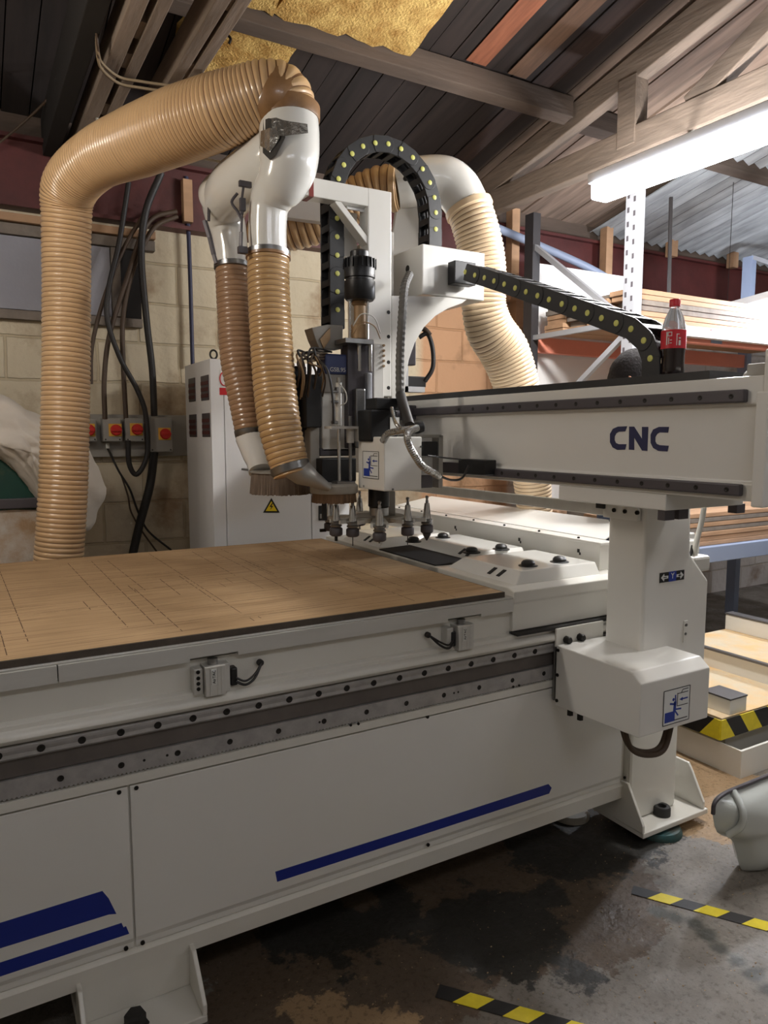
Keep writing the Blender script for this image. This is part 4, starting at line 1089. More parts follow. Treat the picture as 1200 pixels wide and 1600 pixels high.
hose([(76,1080,3.20,35),(82,960,3.18,35.5),(91,880,3.14,36.5),(99,760,3.12,36.5),(103,600,3.1,36),(104,450,3.08,36),(104,350,3.04,37),(109,293,2.98,41),(150,250,2.86,43),(215,222,2.72,51),(280,196,2.6,55),(340,175,2.52,55),(385,158,2.49,51),(418,147,2.48,48),(441,152,2.49,47),(451,180,2.5,46)],
     'dust_hose', 'very large tan ribbed hose rising at the left and bending over to the white duct', pitch=(.0205,.0148,.62), n=44, cuffs=[(.965,.09,'brown_tape',1.02)])
hose([(419,393,2.57,33),(420,450,2.57,33),(424,530,2.57,33.5),(429,600,2.57,34),(436,660,2.56,34),(446,705,2.56,32),(457,742,2.56,30)],
     'dust_hose', 'amber ribbed hose hanging from the duct to the metal nozzle, nearest the camera', ('hose_amber','hose_wire'), pitch=.0198, cuffs=[(.0,.022,'steel',1.02),(.02,.012,'brown_tape',1.03),(.95,.03,'steel',1.0)])
hose([(364,413,2.95,28),(367,480,2.95,28),(372,560,2.95,28),(382,620,2.95,26),(392,684,2.95,23)],
     'dust_hose', 'brownish ribbed hose half hidden behind the amber one, ending at the bristle hood', ('hose_shell_brown','hose_wire'), pitch=.0205, cuffs=[(.0,.022,'steel',1.02),(.95,.03,'steel',1.0)])
hose([(731,322,3.2,35),(741,350,3.2,36),(752,395,3.22,36),(757,440,3.24,35),(756,478,3.26,35),(766,516,3.3,38),(788,550,3.35,39),(806,600,3.4,36),(818,660,3.45,34),(828,720,3.5,32),(834,780,3.55,28),(838,850,3.6,26)],
     'dust_hose', 'pale ribbed hose behind the gantry, snaking down right of the bridge box', ('hose_pale','hose_wire'), pitch=.0185, ripple=.045, cuffs=[(.0,.03,'hose_pale',1.04)])
hose([(398,372,3.35,30),(450,360,3.3,32),(500,345,3.28,33),(550,315,3.25,34),(590,296,3.22,34),(624,292,3.2,34)],
     'dust_hose', 'ribbed hose lying level behind the router head and cable chain', ('hose_shell','hose_wire'), pitch=.032, ripple=.08, cuffs=[(.95,.03,'hose_shell',1.05)])
# white Y duct
yd = thing('y_duct', 'glossy white forked duct with torn silver tape above the router head', 'duct', tuple(D(450,250,2.5)))
def tubepx(mb, st, n=36, sub=5):
    P = [D(a,b,d) for a,b,d,r in st]; Rr = [r*d/FPX for a,b,d,r in st]
    Cc = catmull(P, sub); Cr = []
    for i in range(len(P)-1):
        for k in range(sub): Cr.append(Rr[i]+(Rr[i+1]-Rr[i])*(k/sub))
    Cr.append(Rr[-1]); mb.tube(Cc, Cr, n)
mb = B()
tubepx(mb, [(451,172,2.5,45),(452,205,2.5,47),(452,238,2.5,47),(449,262,2.5,45),(440,285,2.51,40),(428,303,2.53,34),(420,325,2.55,30),(418,360,2.56,29.5),(419,396,2.57,29.5)])
tubepx(mb, [(446,225,2.52,38),(425,250,2.56,42),(395,272,2.64,42),(368,292,2.74,40),(352,315,2.86,36),(352,340,2.92,31),(358,365,2.94,27),(363,418,2.95,25.5)])
tubepx(mb, [(372,290,2.75,34),(345,305,2.84,33),(334,312,2.88,28),(328,316,2.89,16)])
yb_ = mb.build('duct_body', 'white_gloss', yd, smooth=True)
def on_duct(px, py, cx=452, r=47, d=2.5, lift=.002):
    dx = (px-cx)/r; dx = max(-.97, min(.97, dx)); rw = r*d/FPX
    return D(px, py, d-(rw*math.sqrt(1-dx*dx)+lift))
def patch(name, m, pts, lift):
    c0 = Vector((0,0,0)); Q = [on_duct(a,b,lift=lift) for a,b in pts]
    mb = B(); mb.slab(Q, -FWD*.001)
    bmesh.ops.triangulate(mb.bm, faces=[f for f in mb.bm.faces if len(f.verts) > 4])
    return mb.build(name, m, yd)
def strip(name, m, top, bot, lift):
    mb = B(); n = len(top)
    T = [mb.bm.verts.new(on_duct(*p, lift=lift)) for p in top]; Bt = [mb.bm.verts.new(on_duct(*p, lift=lift)) for p in bot]
    for i in range(n-1): mb.f([T[i],T[i+1],Bt[i+1],Bt[i]])
    o = mb.build(name, m, yd); sd = o.modifiers.new('s','SOLIDIFY'); sd.thickness = .0015; return o
strip('torn_patch', 'duct_tape_hole', [(407,196),(412,188),(420,185),(430,186),(440,190)], [(406,232),(412,240),(422,250),(432,242),(446,215)], .012)
strip('tape_patch', 'silver_tape', [(408,205),(414,203),(422,200),(430,202),(437,210)], [(407,228),(414,232),(422,238),(430,228),(437,216)], .016)
strip('silver_tape_band', 'silver_tape', [(424,185),(432,184),(442,188),(454,190),(468,192),(480,194)], [(426,208),(434,212),(444,213),(456,211),(468,210),(481,208)], .018)
# brown tape rings at the joint with the large hose
mb = B(); P_ = [D(451,172-2,2.5),D(451.5,186,2.5),D(452,192,2.5)]; mb.tube(P_, [.1085,.1075,.1045], 40); mb.build('brown_tape_band', 'brown_tape', yd, smooth=True)
# toggle straps
for st in ([(381,287),(378,310),(378,335),(377,362),(376,388)], ):
    mb = B(); S_ = [D(a,b,2.50) for a,b in st]
    for i in range(len(S_)-1): mb.bar(S_[i], S_[i+1], .012 if i%2 else .007, .008)
    mb.obox(D(383,288,2.5), (.022,0,0), (0,.008,0), (0,0,.010)); mb.obox(D(379,320,2.5), (.010,0,0), (0,.008,0), (0,0,.022)); mb.obox(D(379,391,2.5), (.016,0,0), (0,.01,0), (0,0,.012))
    mb.build('duct_strap', 'rail_dark', yd, bevel=.002)
mb = B(); S_ = [D(a,b,2.5) for a,b in ((371,302),(362,316),(371,330),(377,342))]
mb.tube(catmull(S_,4), .005, 8); mb.build('strap_loop', 'rail_dark', yd, smooth=True)
mb = B(); S_ = [D(a,b,2.80) for a,b in ((341,268),(331,290),(327,320),(326,345))]; mb.tube(catmull(S_,5), .006, 8)
S_ = [D(a,b,2.80) for a,b in ((320,345),(328,372),(334,398),(338,412))]
for i in range(3): mb.bar(S_[i], S_[i+1], .018-.003*i, .012)
mb.build('duct_strap', 'rail_dark', yd)
# rear duct
rd = thing('elbow_duct', 'white elbow duct behind the looping cable chain', 'duct', tuple(D(660,300,3.2)))
mb = B(); tubepx(mb, [(618,292,3.2,33),(636,288,3.2,36),(665,282,3.2,36),(695,284,3.2,37),(715,298,3.2,36),(729,320,3.2,34)])
mb.build('duct_body', 'white_gloss', rd, smooth=True)
mb = B(); q0 = [D(a,b,3.22) for a,b in ((622,300),(668,290),(668,385),(605,400))]; mb.slab(q0, FWD*.2); mb.build('chute', 'white_clean', rd, bevel=.01)
p = D(634,279,3.09); B().lathe(p, [(0,0),(.012,0),(.010,.01),(0,.01)], 12, -FWD).build('duct_screw', 'bolt', rd, smooth=True)
tb_ = B().bar(D(448,325,3.15), D(512,333,3.15), .05, .09).build('support_bar', 'cabinet_white'); tag(tb_, 'pale steel support bar behind the router head beside the white duct', 'bar')

# ================================================================== ELECTRICAL CABINET
CX0, CX1, CY0, CY1 = 1.08, 1.86, 3.60, 4.08
ec = thing('electrical_cabinet', 'tall white steel cabinet with vents and a high voltage sign, behind the bed', 'cabinet', ((CX0+CX1)/2,(CY0+CY1)/2,0))
ctop = at(333,560,y=CY0).z
B().box(CX0, CX1, CY0+.02, CY1, .08, ctop).build('cabinet_body', 'cabinet_white', ec, bevel=.006)
B().box(CX0+.02, CX1-.02, CY0+.06, CY1-.02, 0, .08).build('plinth', 'rail_dark', ec)
xd = at(487,780,y=CY0).x
d0 = at(350,600,y=CY0).x
B().box(CX0, d0-.004, CY0, CY0+.02, .10, ctop-.002).build('door_frame', 'cabinet_white', ec)
B().box(d0, xd-.003, CY0, CY0+.018, .12, at(350,578,y=CY0).z).build('cabinet_door', 'cabinet_white', ec, bevel=.002)
B().box(xd+.002, CX1-.006, CY0, CY0+.018, .12, ctop-.03).build('cabinet_door', 'cabinet_white', ec, bevel=.002)
for l,t,r,b in ((294,592,305,627),(313,588,326,625),(295,648,307,683),(315,646,328,683)):
    v = bX(l,t,r,b,CX0-.004,.006).build('side_vent', 'rail_dark', ec, bevel=.003)
    for k in range(3):
        p = at(l,t,x=CX0-.005); q = at(r,b,x=CX0-.005); zz_ = q.z+(p.z-q.z)*(k+.8)/4
        B().box(CX0-.007,CX0-.004,q.y+.006,p.y-.006,zz_-.010,zz_+.008).build('vent_slat', 'rust_red_steel', v)
p = at(336,556,y=3.8); mb = B(); mb.tube([Vector((CX0+.05,3.70,ctop+.03))+Vector((.018*math.cos(t),0,.022*math.sin(t))) for t in [2*PI*k/16 for k in range(17)]], .005, 8, cap=False); mb.cyl((CX0+.05,3.70,ctop-.001),(CX0+.05,3.70,ctop+.012),.008); mb.build('lifting_eye', 'bolt', ec, smooth=True)
sg = bx(343,578,360,617,CY0-.001,.0012).build('warning_sign', 'sticker_white', ec)
mb = B(); bx(343,606,360,617,CY0-.0016,.0006,mb); mb.build('sign_band', 'sign_red', sg)
p = at(351,592,y=CY0-.002); mb = B(); mb.tube([p+Vector((.024*math.cos(t),0,.034*math.sin(t))) for t in [2*PI*k/24 for k in range(25)]], .003, 6, cap=False); mb.build('prohibition_ring', 'sign_red', sg)
def tri(l,t,r,b,y): return [at(l,b,y=y), at(r,b,y=y), at((l+r)/2,t,y=y)]
vt_ = B().slab(tri(411,778,437,801,CY0-.001), (0,-.001,0)).build('voltage_sign', 'sticker_black', ec)
B().slab(tri(415,783,433,798.5,CY0-.0021), (0,-.0008,0)).build('sign_field', 'sign_yellow', vt_)
B().slab([at(a,b,y=CY0-.003) for a,b in ((425,786),(421,792),(424,792),(422,797),(427,790.5),(424,790.5),(426.5,786.5))], (0,-.0006,0)).build('lightning_bolt', 'sticker_black', vt_)
lk = bx(498,790,506,813,CY0-.006,.006).build('door_lock', 'black_plastic', ec, bevel=.002)
bx(500,803,504,810,CY0-.008,.003).build('lock_barrel', 'cabinet_grey', lk)

# ================================================================== SWITCHES AND CABLES ON THE WALL
YS = 4.245
tag(bx(120,648,300,712,YS,.05).build('mounting_board', 'cabinet_grey', bevel=.003), 'grey painted board carrying the isolator switches on the wall', 'board')
def isolator(l,t,r,b,label,dial):
    y = YS-.08
    p = at(l,t,y=y); q = at(r,b,y=y)
    e = thing('isolator_switch', label, 'switch', ((p.x+q.x)/2, YS, (p.z+q.z)/2), 'red isolator switches on the wall')
    B().box(p.x,q.x,y,YS-.001,q.z,p.z).build('switch_box', 'switch_grey', e, bevel=.006)
    cx, cz, s_ = dial; cc = at(cx,cz,y=y); w_ = .034
    B().box(cc.x-w_,cc.x+w_,y-.004,y,cc.z-w_,cc.z+w_).build('switch_plate', 'dial_plate', e, bevel=.002)
    mb = B(); mb.lathe((cc.x+.003,y-.004,cc.z), [(0,0),(.030,0),(.030,.012),(.026,.018),(0,.018)], 20, (0,-1,0)); mb.box(cc.x-.026,cc.x+.03,y-.034,y-.02,cc.z-.007,cc.z+.007); mb.build('dial', 'dial_red', e, smooth=False, bevel=.002)
    for sx in (p.x+.012, q.x-.012):
        B().cyl((sx,y+.001,q.z+.012),(sx,y-.003,q.z+.012),.004,n=8).build('box_screw', 'bolt', e)
    return e
isolator(160,653,191,690,'small red isolator switch, second from left, with a white cable gland below',(180,672,1))
isolator(195,653,226,690,'small red isolator switch between the left pair and the large box',(213,671,1))
isolator(128,655,152,690,'red isolator switch mostly hidden behind the large tan hose',(138,672,1))
isolator(233,652,270,706,'large square isolator switch box, rightmost on the board',(257,678,1))
YC = 4.19
def cable(pts, r, m, label, y=YC, group='cables hanging to the switches', ys=None):
    Q = [at(a,b,y=(ys[i] if ys else y)) for i,(a,b) in enumerate(pts)]
    o = B().tube(catmull(Q,10), r, 10).build('cable', m, smooth=True); tag(o, label, 'cable', group); return o
cable([(252,270),(228,330),(221,400),(229,500),(238,580),(241,650)], .019, 'cable_black', 'thickest black cable running down to the large isolator box', ys=[4.1,4.12,4.14,4.16,4.18,4.19])
cable([(201,285),(186,380),(170,450),(168,500),(188,560),(215,610),(228,650),(230,710),(214,741),(202,725),(200,688)], .014, 'cable_black', 'black cable crossing the others and looping up under the middle isolator', y=4.13)
cable([(276,330),(240,340),(220,370),(200,430),(172,520),(163,590),(164,655)], .013, 'cable_brown', 'brown cable curving down into the isolator with the white gland', y=4.17)
cable([(277,338),(245,352),(226,380),(205,430),(192,500),(193,580),(197,655)], .013, 'cable_brown', 'brown cable ending at the middle isolator', y=4.18)
cable([(232,325),(195,385),(163,465),(144,540),(142,600)], .011, 'cable_brown', 'brown cable slanting left behind the large hose', y=4.16)
cable([(241,706),(234,760),(218,820),(204,885),(200,930)], .024, 'cable_black', 'thick dark cable running down below the large isolator box', y=4.2)
cable([(168,700),(185,735),(203,765),(216,800),(232,830),(268,860)], .006, 'cable_black', 'thin dark cable sagging from the white gland towards the floor', y=4.22)
cable([(190,744),(200,775),(205,800),(222,830),(245,862)], .005, 'cable_brown', 'second thin cable branching beside the sagging one', y=4.235)
p = at(168,692,y=4.22); tag(B().cyl(p+Vector((0,0,.0)), p-Vector((0,0,.03)), .010).build('cable_gland', 'cable_white', smooth=True), 'white plastic gland under the second isolator', 'cable gland')
for px in (163,197,241):
    pass
o = B().tube(catmull([at(291,276,y=4.24),at(293,330,y=4.24),at(297,430,y=4.24),at(301,570,y=4.24)],6), .012, 10).build('conduit_pipe', 'cable_blue', smooth=True); tag(o, 'thin dark blue conduit down the white wall to the cabinet top', 'pipe')
# short wall pieces
o = bx(286,280,302,345,4.19,.05).build('timber_block', 'timber_pale'); tag(o, 'small orange-brown timber block beside the conduit under the red steel', 'timber')
# wires at the roof truss
def wire(pts, r, m, label, cat='wire'):
    o = B().tube(catmull(pts,10), r, 8).build('wire' if cat == 'wire' else cat, m, smooth=True); tag(o, label, cat); return o
for k in range(4):
    off = k*.010
    p = [at(a_,b_+k*5-(6 if 1 < i_ < 6 and k%2 else 0),z=2.94 if i_ in (0,8) else 2.89-.004*k) for i_,(a_,b_) in enumerate(((150,40),(153,75),(160,100),(186,121),(220,128),(262,134),(296,131),(314,116),(318,88)))]
    o = B().tube(catmull(p,8), .005, 8).build('tied_wire', 'rope' if k%2 else 'cable_brown', smooth=True); tag(o, ['pale','brown','looser pale','lowest brown'][k]+' wire wrapped round the double roof truss', 'wire', 'wires wrapped round the truss')
wire([D(150,125,3.35),D(151,160,3.3),D(152,196,3.2)], .006, 'cable_white', 'short white cable hanging from the truss to the large hose')
wire([D(-60,265,3.6),D(0,222,3.55),D(60,170,3.5),D(125,100,3.35)], .006, 'cable_brown', 'taut thin line across the dark upper left corner')
wire([D(340,55,3.2),D(352,53,3.2),D(360,60,3.2),D(358,68,3.2)], .006, 'bolt', 'small bent iron hook hanging by the yellow insulation', 'hook')
wire([D(318,150,3.1),D(318,110,3.1),D(318,105,3.12)], .003, 'cable_white', 'thin pale wire dropping beside the yellow insulation')
wire([D(300,246,3.2),D(318,248,3.1),D(345,253,3.0),D(365,254,2.9)], .005, 'cable_white', 'thin white wire between the large hose and the duct')

# ================================================================== DUST COLLECTOR AT THE LEFT
dc = thing('dust_collector', 'dark green machine with a grey rim beneath a white cloth bag, far left', 'machine', (.05,3.95,0))
mb = B(); mb.slab([at(a,b,y=3.72) for a,b in ((-120,640),(-20,700),(0,716),(30,742),(62,784),(62,800),(-120,800))], (0,.4,0)); mb.build('hood', 'green_paint', dc, bevel=.01)
mb = B(); bx(-120,781,66,793,3.70,.44,mb); mb.build('rim', 'rail_dark', dc, bevel=.004)
mb = B(); p = at(66,793,y=3.72); q = at(-120,793,y=3.72); mb.box(q.x,p.x,3.72,4.14,0,p.z-.005); mb.build('side_panel', 'speckled_board', dc)
bag = B(); outl = [(-110,600),(-40,600),(0,610),(40,635),(60,650),(110,655),(138,700),(158,730),(170,765),(162,800),(148,828),(132,838),(112,838),(92,820),(70,800),(58,780),(30,745),(0,716),(-60,680),(-110,670)]
random.seed(2)
bag.pillow([at(a,b,y=3.74+.02*math.sin(i)) for i,(a,b) in enumerate(outl)], at(45,705,y=3.70), (0,-1,0), .12, 8, .10)
bo_ = bag.build('cloth_bag', 'bag_cloth', smooth=True); ss = bo_.modifiers.new('sub','SUBSURF'); ss.levels = 1; ss.render_levels = 2
tx_ = bpy.data.textures.new('creases', 'CLOUDS'); tx_.noise_scale = .11; tx_.noise_depth = 3
dm = bo_.modifiers.new('crease', 'DISPLACE'); dm.texture = tx_; dm.strength = .05; dm.mid_level = .5
tag(bo_, 'large creased white cloth dust bag draped behind the large tan hose', 'bag')
# ================================================================== PALLET RACK, RIGHT BACKGROUND
pr_ = thing('pallet_rack', 'tall pallet rack with orange beams and grey perforated uprights, right background', 'rack', (4.4,3.3,0))
def upright(x, y, m, h=2.9, w=.08, dpt=.06, slots=False, ztop=None):
    mb = B(); 
    mb.prism([(x-dpt/2,y-w/2),(x+dpt/2,y-w/2),(x+dpt/2,y-w/2+.015),(x-dpt/2+.006,y-w/2+.015),(x-dpt/2+.006,y+w/2-.015),(x+dpt/2,y+w/2-.015),(x+dpt/2,y+w/2),(x-dpt/2,y+w/2)], 'z', 0, h)
    o = mb.build('upright', m, pr_)
    if slots:
        mb = B(); z_ = 1.4
        while z_ < h-.05:
            mb.box(x-dpt/2-.0015, x-dpt/2, y-.028, y-.014, z_, z_+.028); mb.box(x-dpt/2-.0015, x-dpt/2, y+.014, y+.028, z_+.025, z_+.053); z_ += .075
        mb.build('punched_slots', 'rail_dark', o)
    return o
upright(3.24, 2.87, 'rack_grey', slots=True); upright(3.24, 3.70, 'rack_dark'); upright(5.5, 2.87, 'rack_grey'); upright(5.5, 3.70, 'rack_blue')
for a,b in (((3.24,2.90,2.06),(3.24,3.68,1.5)),((3.24,2.90,1.0),(3.24,3.68,1.5)),((3.24,2.90,2.12),(3.24,3.68,2.12)),((3.24,2.90,2.12),(3.24,3.68,2.7)),((3.24,2.90,1.0),(3.24,3.68,.45)),
            ((5.5,2.9,2.4),(5.5,3.68,2.4)),((5.5,2.9,2.5),(5.5,3.68,2.9))):
    B().bar(a, b, .03, .03).build('brace', 'rack_grey', pr_)
for y, z0, z1 in ((2.87,2.03,2.13),(3.70,2.03,2.13),(2.87,.70,.80),(3.70,.70,.80)):
    B().box(3.272, 5.468, y-.025, y+.025, z0, z1).build('shelf_beam', 'rack_orange' if z0 > 1 else 'rack_blue', pr_, bevel=.004)
p = at(1120,535,y=2.84); B().box(p.x-.05,p.x+.05,2.840,2.845,2.04,2.12).build('blue_label', 'rack_blue', pr_)
def boards(z0, n, label, group, x0=3.30, x1=5.44, cols=4, seed=1, w=.17, y0=2.88, cap=('timber_pale','timber_grey','rack_orange')):
    random.seed(seed); first = None; z = z0; row = 0; k = 0
    mats_ = ['timber_pale','timber_pale','timber_grey']
    protos = {}
    while k < n:
        for c in range(cols):
            if k >= n: break
            m = random.choice(mats_)
            ox = random.uniform(-.04,.04)
            loc = ((x0+x1)/2+ox, y0+.09+c*(w+.015)+random.uniform(-.004,.004), z+.015)
            if m not in protos:
                o = B().box(-(x1-x0)/2,(x1-x0)/2,-w/2,w/2,-.014,.014).build('timber_board', m, bevel=.003); protos[m] = o; o.location = loc
            else:
                o = protos[m].copy(); COL.objects.link(o); o.location = loc
            tag(o, label, 'board', group); k += 1
        z += .030
boards(2.131, 24, 'long sawn board in the pile on the upper shelf of the orange rack', 'boards on the upper rack shelf', seed=4)
boards(.801, 28, 'long sawn board in the pile on the lower shelf of the orange rack', 'boards on the lower rack shelf', seed=8)
p = at(1066,514,y=2.80); p2 = at(1066,526,y=2.80)
wb = B().box(p.x, p.x+2.0, 2.79, 2.84, p2.z+.005, p.z+.005).build('white_batten', 'cabinet_white', bevel=.002); tag(wb, 'long white batten fixed along the front of the upper rack shelf', 'batten')
o = B().box(3.30, 4.2, 3.76, 3.80, 0, 2.62).build('sheet_panel', 'cabinet_white'); tag(o, 'large pale sheet standing behind the rack by the wall', 'panel')
o = B().tube(catmull([Vector((2.9,4.1,2.98)),Vector((3.9,3.95,2.72)),Vector((4.6,3.9,2.52)),Vector((5.6,3.9,2.50)),Vector((6.6,3.9,2.75)),Vector((7.4,3.9,3.0))],12), .028, 12).build('sagging_pipe', 'rack_blue', smooth=True); tag(o, 'pale blue-grey pipe sagging below the red steel behind the rack', 'pipe')
o = B().bar((3.95,3.2,2.24),(3.99,3.25,3.0),.02,.02).build('thin_pole', 'rack_dark'); tag(o, 'thin dark pole standing on the upper boards right of the perforated upright', 'pole')

# ================================================================== LOW SAWDUST BENCH AT THE RIGHT
lb = thing('low_bench', 'low white machine bed dusted with sawdust and edged in hazard stripes', 'bench', (3.3,2.2,0))
B().box(2.95, 4.6, 1.98, 2.60, .006, .240).build('bench_base', 'white_paint', lb)
B().box(2.83, 4.6, 1.92, 2.62, .240, .252).build('bench_top', 'workbench_top', lb)
def hz(axis, a0, a1, fixed, z0, z1, parent, n0=0, w=.10):
    for k, m in ((0,'hazard_black'),(1,'hazard_yellow')):
        mb = B(); i = 0; s_ = a0-.3
        while s_ < a1:
            if i % 2 == k:
                q = []
                for u, v in ((s_,0),(s_+w,0),(s_+w+.07,1),(s_+.07,1)): pass
                sh = -.07
                P4 = [(s_,z0),(s_+w,z0),(s_+w+sh,z1),(s_+sh,z1)]
                P4 = [(min(max(u,a0),a1),v) for u,v in P4]
                if abs(P4[0][0]-P4[1][0])+abs(P4[2][0]-P4[3][0]) > .003:
                    if axis == 'x': mb.slab([(u,fixed,v) for u,v in P4], (0,-.004,0))
                    else: mb.slab([(fixed,u,v) for u,v in P4], (-.004,0,0))
            s_ += w; i += 1
        mb.build('hazard_stripe', m, parent)
hz('x', 2.80, 4.6, 1.905, .165, .255, lb); hz('y', 1.905, 2.62, 2.80, .165, .255, lb)
tr = thing('white_tray', 'shallow white steel tray on the floor below the hazard stripes', 'tray', (3.2,2.1,0))
tx, ty = 2.86, 1.84
mb = B(); mb.prism([(tx,ty),(4.4,ty),(4.4,ty+.012),(tx+.012,ty+.012),(tx+.012,2.6),(tx,2.6)], 'z', 0, .125); mb.build('tray_side', 'white_paint', tr)
B().box(tx+.012, 4.4, ty+.012, 1.975, .0, .006).build('tray_bottom', 'tray_dark', tr)
# upper tier with rails
B().box(3.42, 4.6, 1.92, 2.62, .252, .345).build('bench_step', 'white_paint', lb)
B().box(3.41, 4.6, 1.92, 2.62, .345, .352).build('step_top', 'workbench_top', lb)
B().box(3.405, 3.43, 1.92, 2.62, .346, .358).build('step_edge', 'tray_edge', lb)
for px, py, h in ((1200,958,.10),(1200,1000,.09)):
    p = at(px,py,z=.352); B().box(p.x, p.x+.06, 1.93, 2.62, .352, .352+h).build('bench_rail', 'white_paint', lb, bevel=.003)
    B().box(p.x-.003, p.x+.063, 1.93, 2.62, .352+h, .352+h+.010).build('rail_cap', 'tray_edge', lb)
p = at(1140,1118,z=.252)
B().box(p.x, p.x+.12, p.y, p.y+.14, .252, .32).build('end_block', 'white_paint', lb, bevel=.003)
B().box(p.x-.002, p.x+.122, p.y-.002, p.y+.142, .32, .327).build('block_cap', 'tray_edge', lb)
o = B().box(3.58, 3.80, 2.0, 2.2, .352, .43); 
o.bm.free()
yc = thing('yellow_bin', 'small yellow plastic bin at the right edge beyond the machine', 'bin', (4.05,2.50,.80))
p = at(1188,905,z=.81)
ybx = B(); ybx.prism([(0,0),(.16,0),(.18,.09),(-.02,.09)], 'y', -.1, .1)
ob = ybx.build('bin_body', 'hazard_yellow', yc, local=True, bevel=.004)
ob2 = B().box(0,.16,-.09,.09,.09,.093).build('bin_lid', 'rail_dark', yc, local=True)
yc.location = (p.x, min(p.y,3.0), .911+.0)
yc.location = (3.62, 3.0-.02, 1.02)
# ================================================================== FLOOR THINGS
def tape(p0, p1, w, label, n, skew):
    a = Vector((p0.x,p0.y,.0015)); b = Vector((p1.x,p1.y,.0015)); d = b-a; L = d.length; t = d/L; nn = Vector((-t.y,t.x,0))*w/2
    r = thing('floor_tape', label, 'tape', tuple(a), 'hazard tapes on the floor')
    mb = B()
    for i in range(n):
        mb.mi = i % 2
        s0, s1 = L*i/n, L*(i+1)/n
        q = [a+t*(s0+(skew if i else 0))+nn, a+t*(s1+skew)+nn, a+t*(s1-skew)-nn, a+t*(s0-(skew if i else 0))-nn]
        mb.slab(q, (0,0,.0012))
    mb.build('striped_tape', ['hazard_black','hazard_yellow'], r)
a = at(988,1391,z=0); b = at(1290,1473,z=0); tape(a, b, .048, 'black and yellow floor tape near the plastic moulding, upper of the two strips', 8, .018)
a = at(684,1549,z=0); b = at(1010,1640,z=0); tape(a, b, .048, 'black and yellow floor tape running off the bottom edge of the picture', 8, .018)
for (px,py,r,m,label) in ((1046,1308,.085,'pad_teal','round teal pad on the floor under the right machine foot'),(905,1283,.075,'cabinet_grey','round grey pad on the floor under the router frame')):
    p = at(px,py,z=.0); o = B().lathe((p.x,p.y+.05,0), [(0,0),(r,0),(r,.012),(r*.9,.024),(r*.5,.026),(0,.026)], 28).build('rubber_pad', m, smooth=True); tag(o, label, 'pad')
# clear plastic moulding
pm = thing('plastic_moulding', 'translucent white plastic moulding with a dark rim at the right edge of the floor', 'moulding', (2.47,1.42,0))
outl = [(1113,1268),(1118,1252),(1135,1239),(1165,1226),(1200,1212),(1260,1190),(1330,1196),(1345,1260),(1330,1330),(1250,1335),(1200,1340),(1184,1356),(1172,1362),(1158,1358),(1151,1335),(1143,1312),(1120,1300)]
mb = B(); mb.pillow(catmull([at(a,b,y=1.42) for a,b in outl+[outl[0]]],3)[:-1], at(1215,1275,y=1.40), (0,-1,0), .075, 8, .0)
mb.build('shell', 'plastic_sheet', pm, smooth=True)
for sx in (1150,1185): 
    B().tube(catmull([at(sx,1238,y=1.40)+Vector((0,.01,0)),at(sx+10,1265,y=1.365),at(sx+8,1290,y=1.36),at(sx-12,1305,y=1.39)],6), .012, 10).build('moulded_rib', 'plastic_sheet', pm, smooth=True)
mb = B(); mb.tube(catmull([at(a,b,y=1.412) for a,b in ((1114,1272),(1117,1254),(1134,1239),(1165,1226),(1200,1212),(1260,1190),(1330,1196))],6), .007, 8); mb.build('rim', 'rail_dark', pm, smooth=True)
# crumbs of plaster and shavings on the floor
random.seed(9)
mb = B()
for k in range(700):
    x_ = random.uniform(.6,2.8); y_ = random.uniform(1.0,1.75)
    if random.random() < .35: x_ = random.gauss(2.45,.18); y_ = random.gauss(1.75,.12)
    s_ = random.uniform(.0008,.0026); an = random.uniform(0,PI)
    mb.obox((x_,y_,s_*.4), (s_*math.cos(an),s_*math.sin(an),0), (-s_*.6*math.sin(an),s_*.6*math.cos(an),0), (0,0,s_*.4))
o = mb.build('wood_chips', 'sawdust'); tag(o, 'scattered wood chips and crumbs over the stained concrete floor', 'debris', kind='stuff')

# ================================================================== BOTTLE
bp = at(1050,586,x=1.775); 
bt = thing('soda_bottle', 'half-full bottle of dark soda with red cap and red label on the gantry beam', 'bottle', (bp.x,bp.y,1.6625))
bprof = [(0,.004),(.020,0),(.029,.003),(.0325,.012),(.0315,.03),(.031,.06),(.0325,.075),(.0335,.10),(.0335,.125),(.031,.145),(.025,.168),(.017,.185),(.0125,.194),(.0125,.204),(0,.204)]
B().lathe((0,0,0), bprof, 32).build('clear_body', 'bottle_clear', bt, smooth=True, local=True)
B().lathe((0,0,0), [(0,.001),(.0205,-.0005),(.0298,.0025),(.0333,.012),(.0323,.03),(.0318,.06),(.0333,.075),(.0335,.080),(0,.080)], 32).build('dark_soda', 'cola', bt, smooth=True, local=True)
B().lathe((0,0,0), [(.0345,.079),(.0345,.130),(.034,.1305),(.034,.0785)], 32).build('label_wrap', 'bottle_red', bt, smooth=True, local=True)
mb = B()
va = math.atan2(-bp.y, -bp.x)
def onb(u, z): t = va+u/.0350; return Vector((.0351*math.cos(t), .0351*math.sin(t), z))
for (u0,z0,u1,z1) in ((-.020,.088,-.017,.124),(-.016,.112,-.004,.114),(-.016,.122,-.004,.124),(-.016,.112,-.014,.124),(-.006,.112,-.004,.124),(.008,.086,.010,.118),(.008,.116,.016,.118),(.014,.086,.020,.100),(.014,.104,.020,.108),(-.014,.090,-.012,.108),(-.010,.092,-.004,.094),(-.010,.100,-.004,.102)):
    mb.slab([onb(u0,z0),onb(u1,z0),onb(u1,z1),onb(u0,z1)], Vector((math.cos(va),math.sin(va),0))*.0006)
mb.build('label_print', 'label_white', bt, local=True)
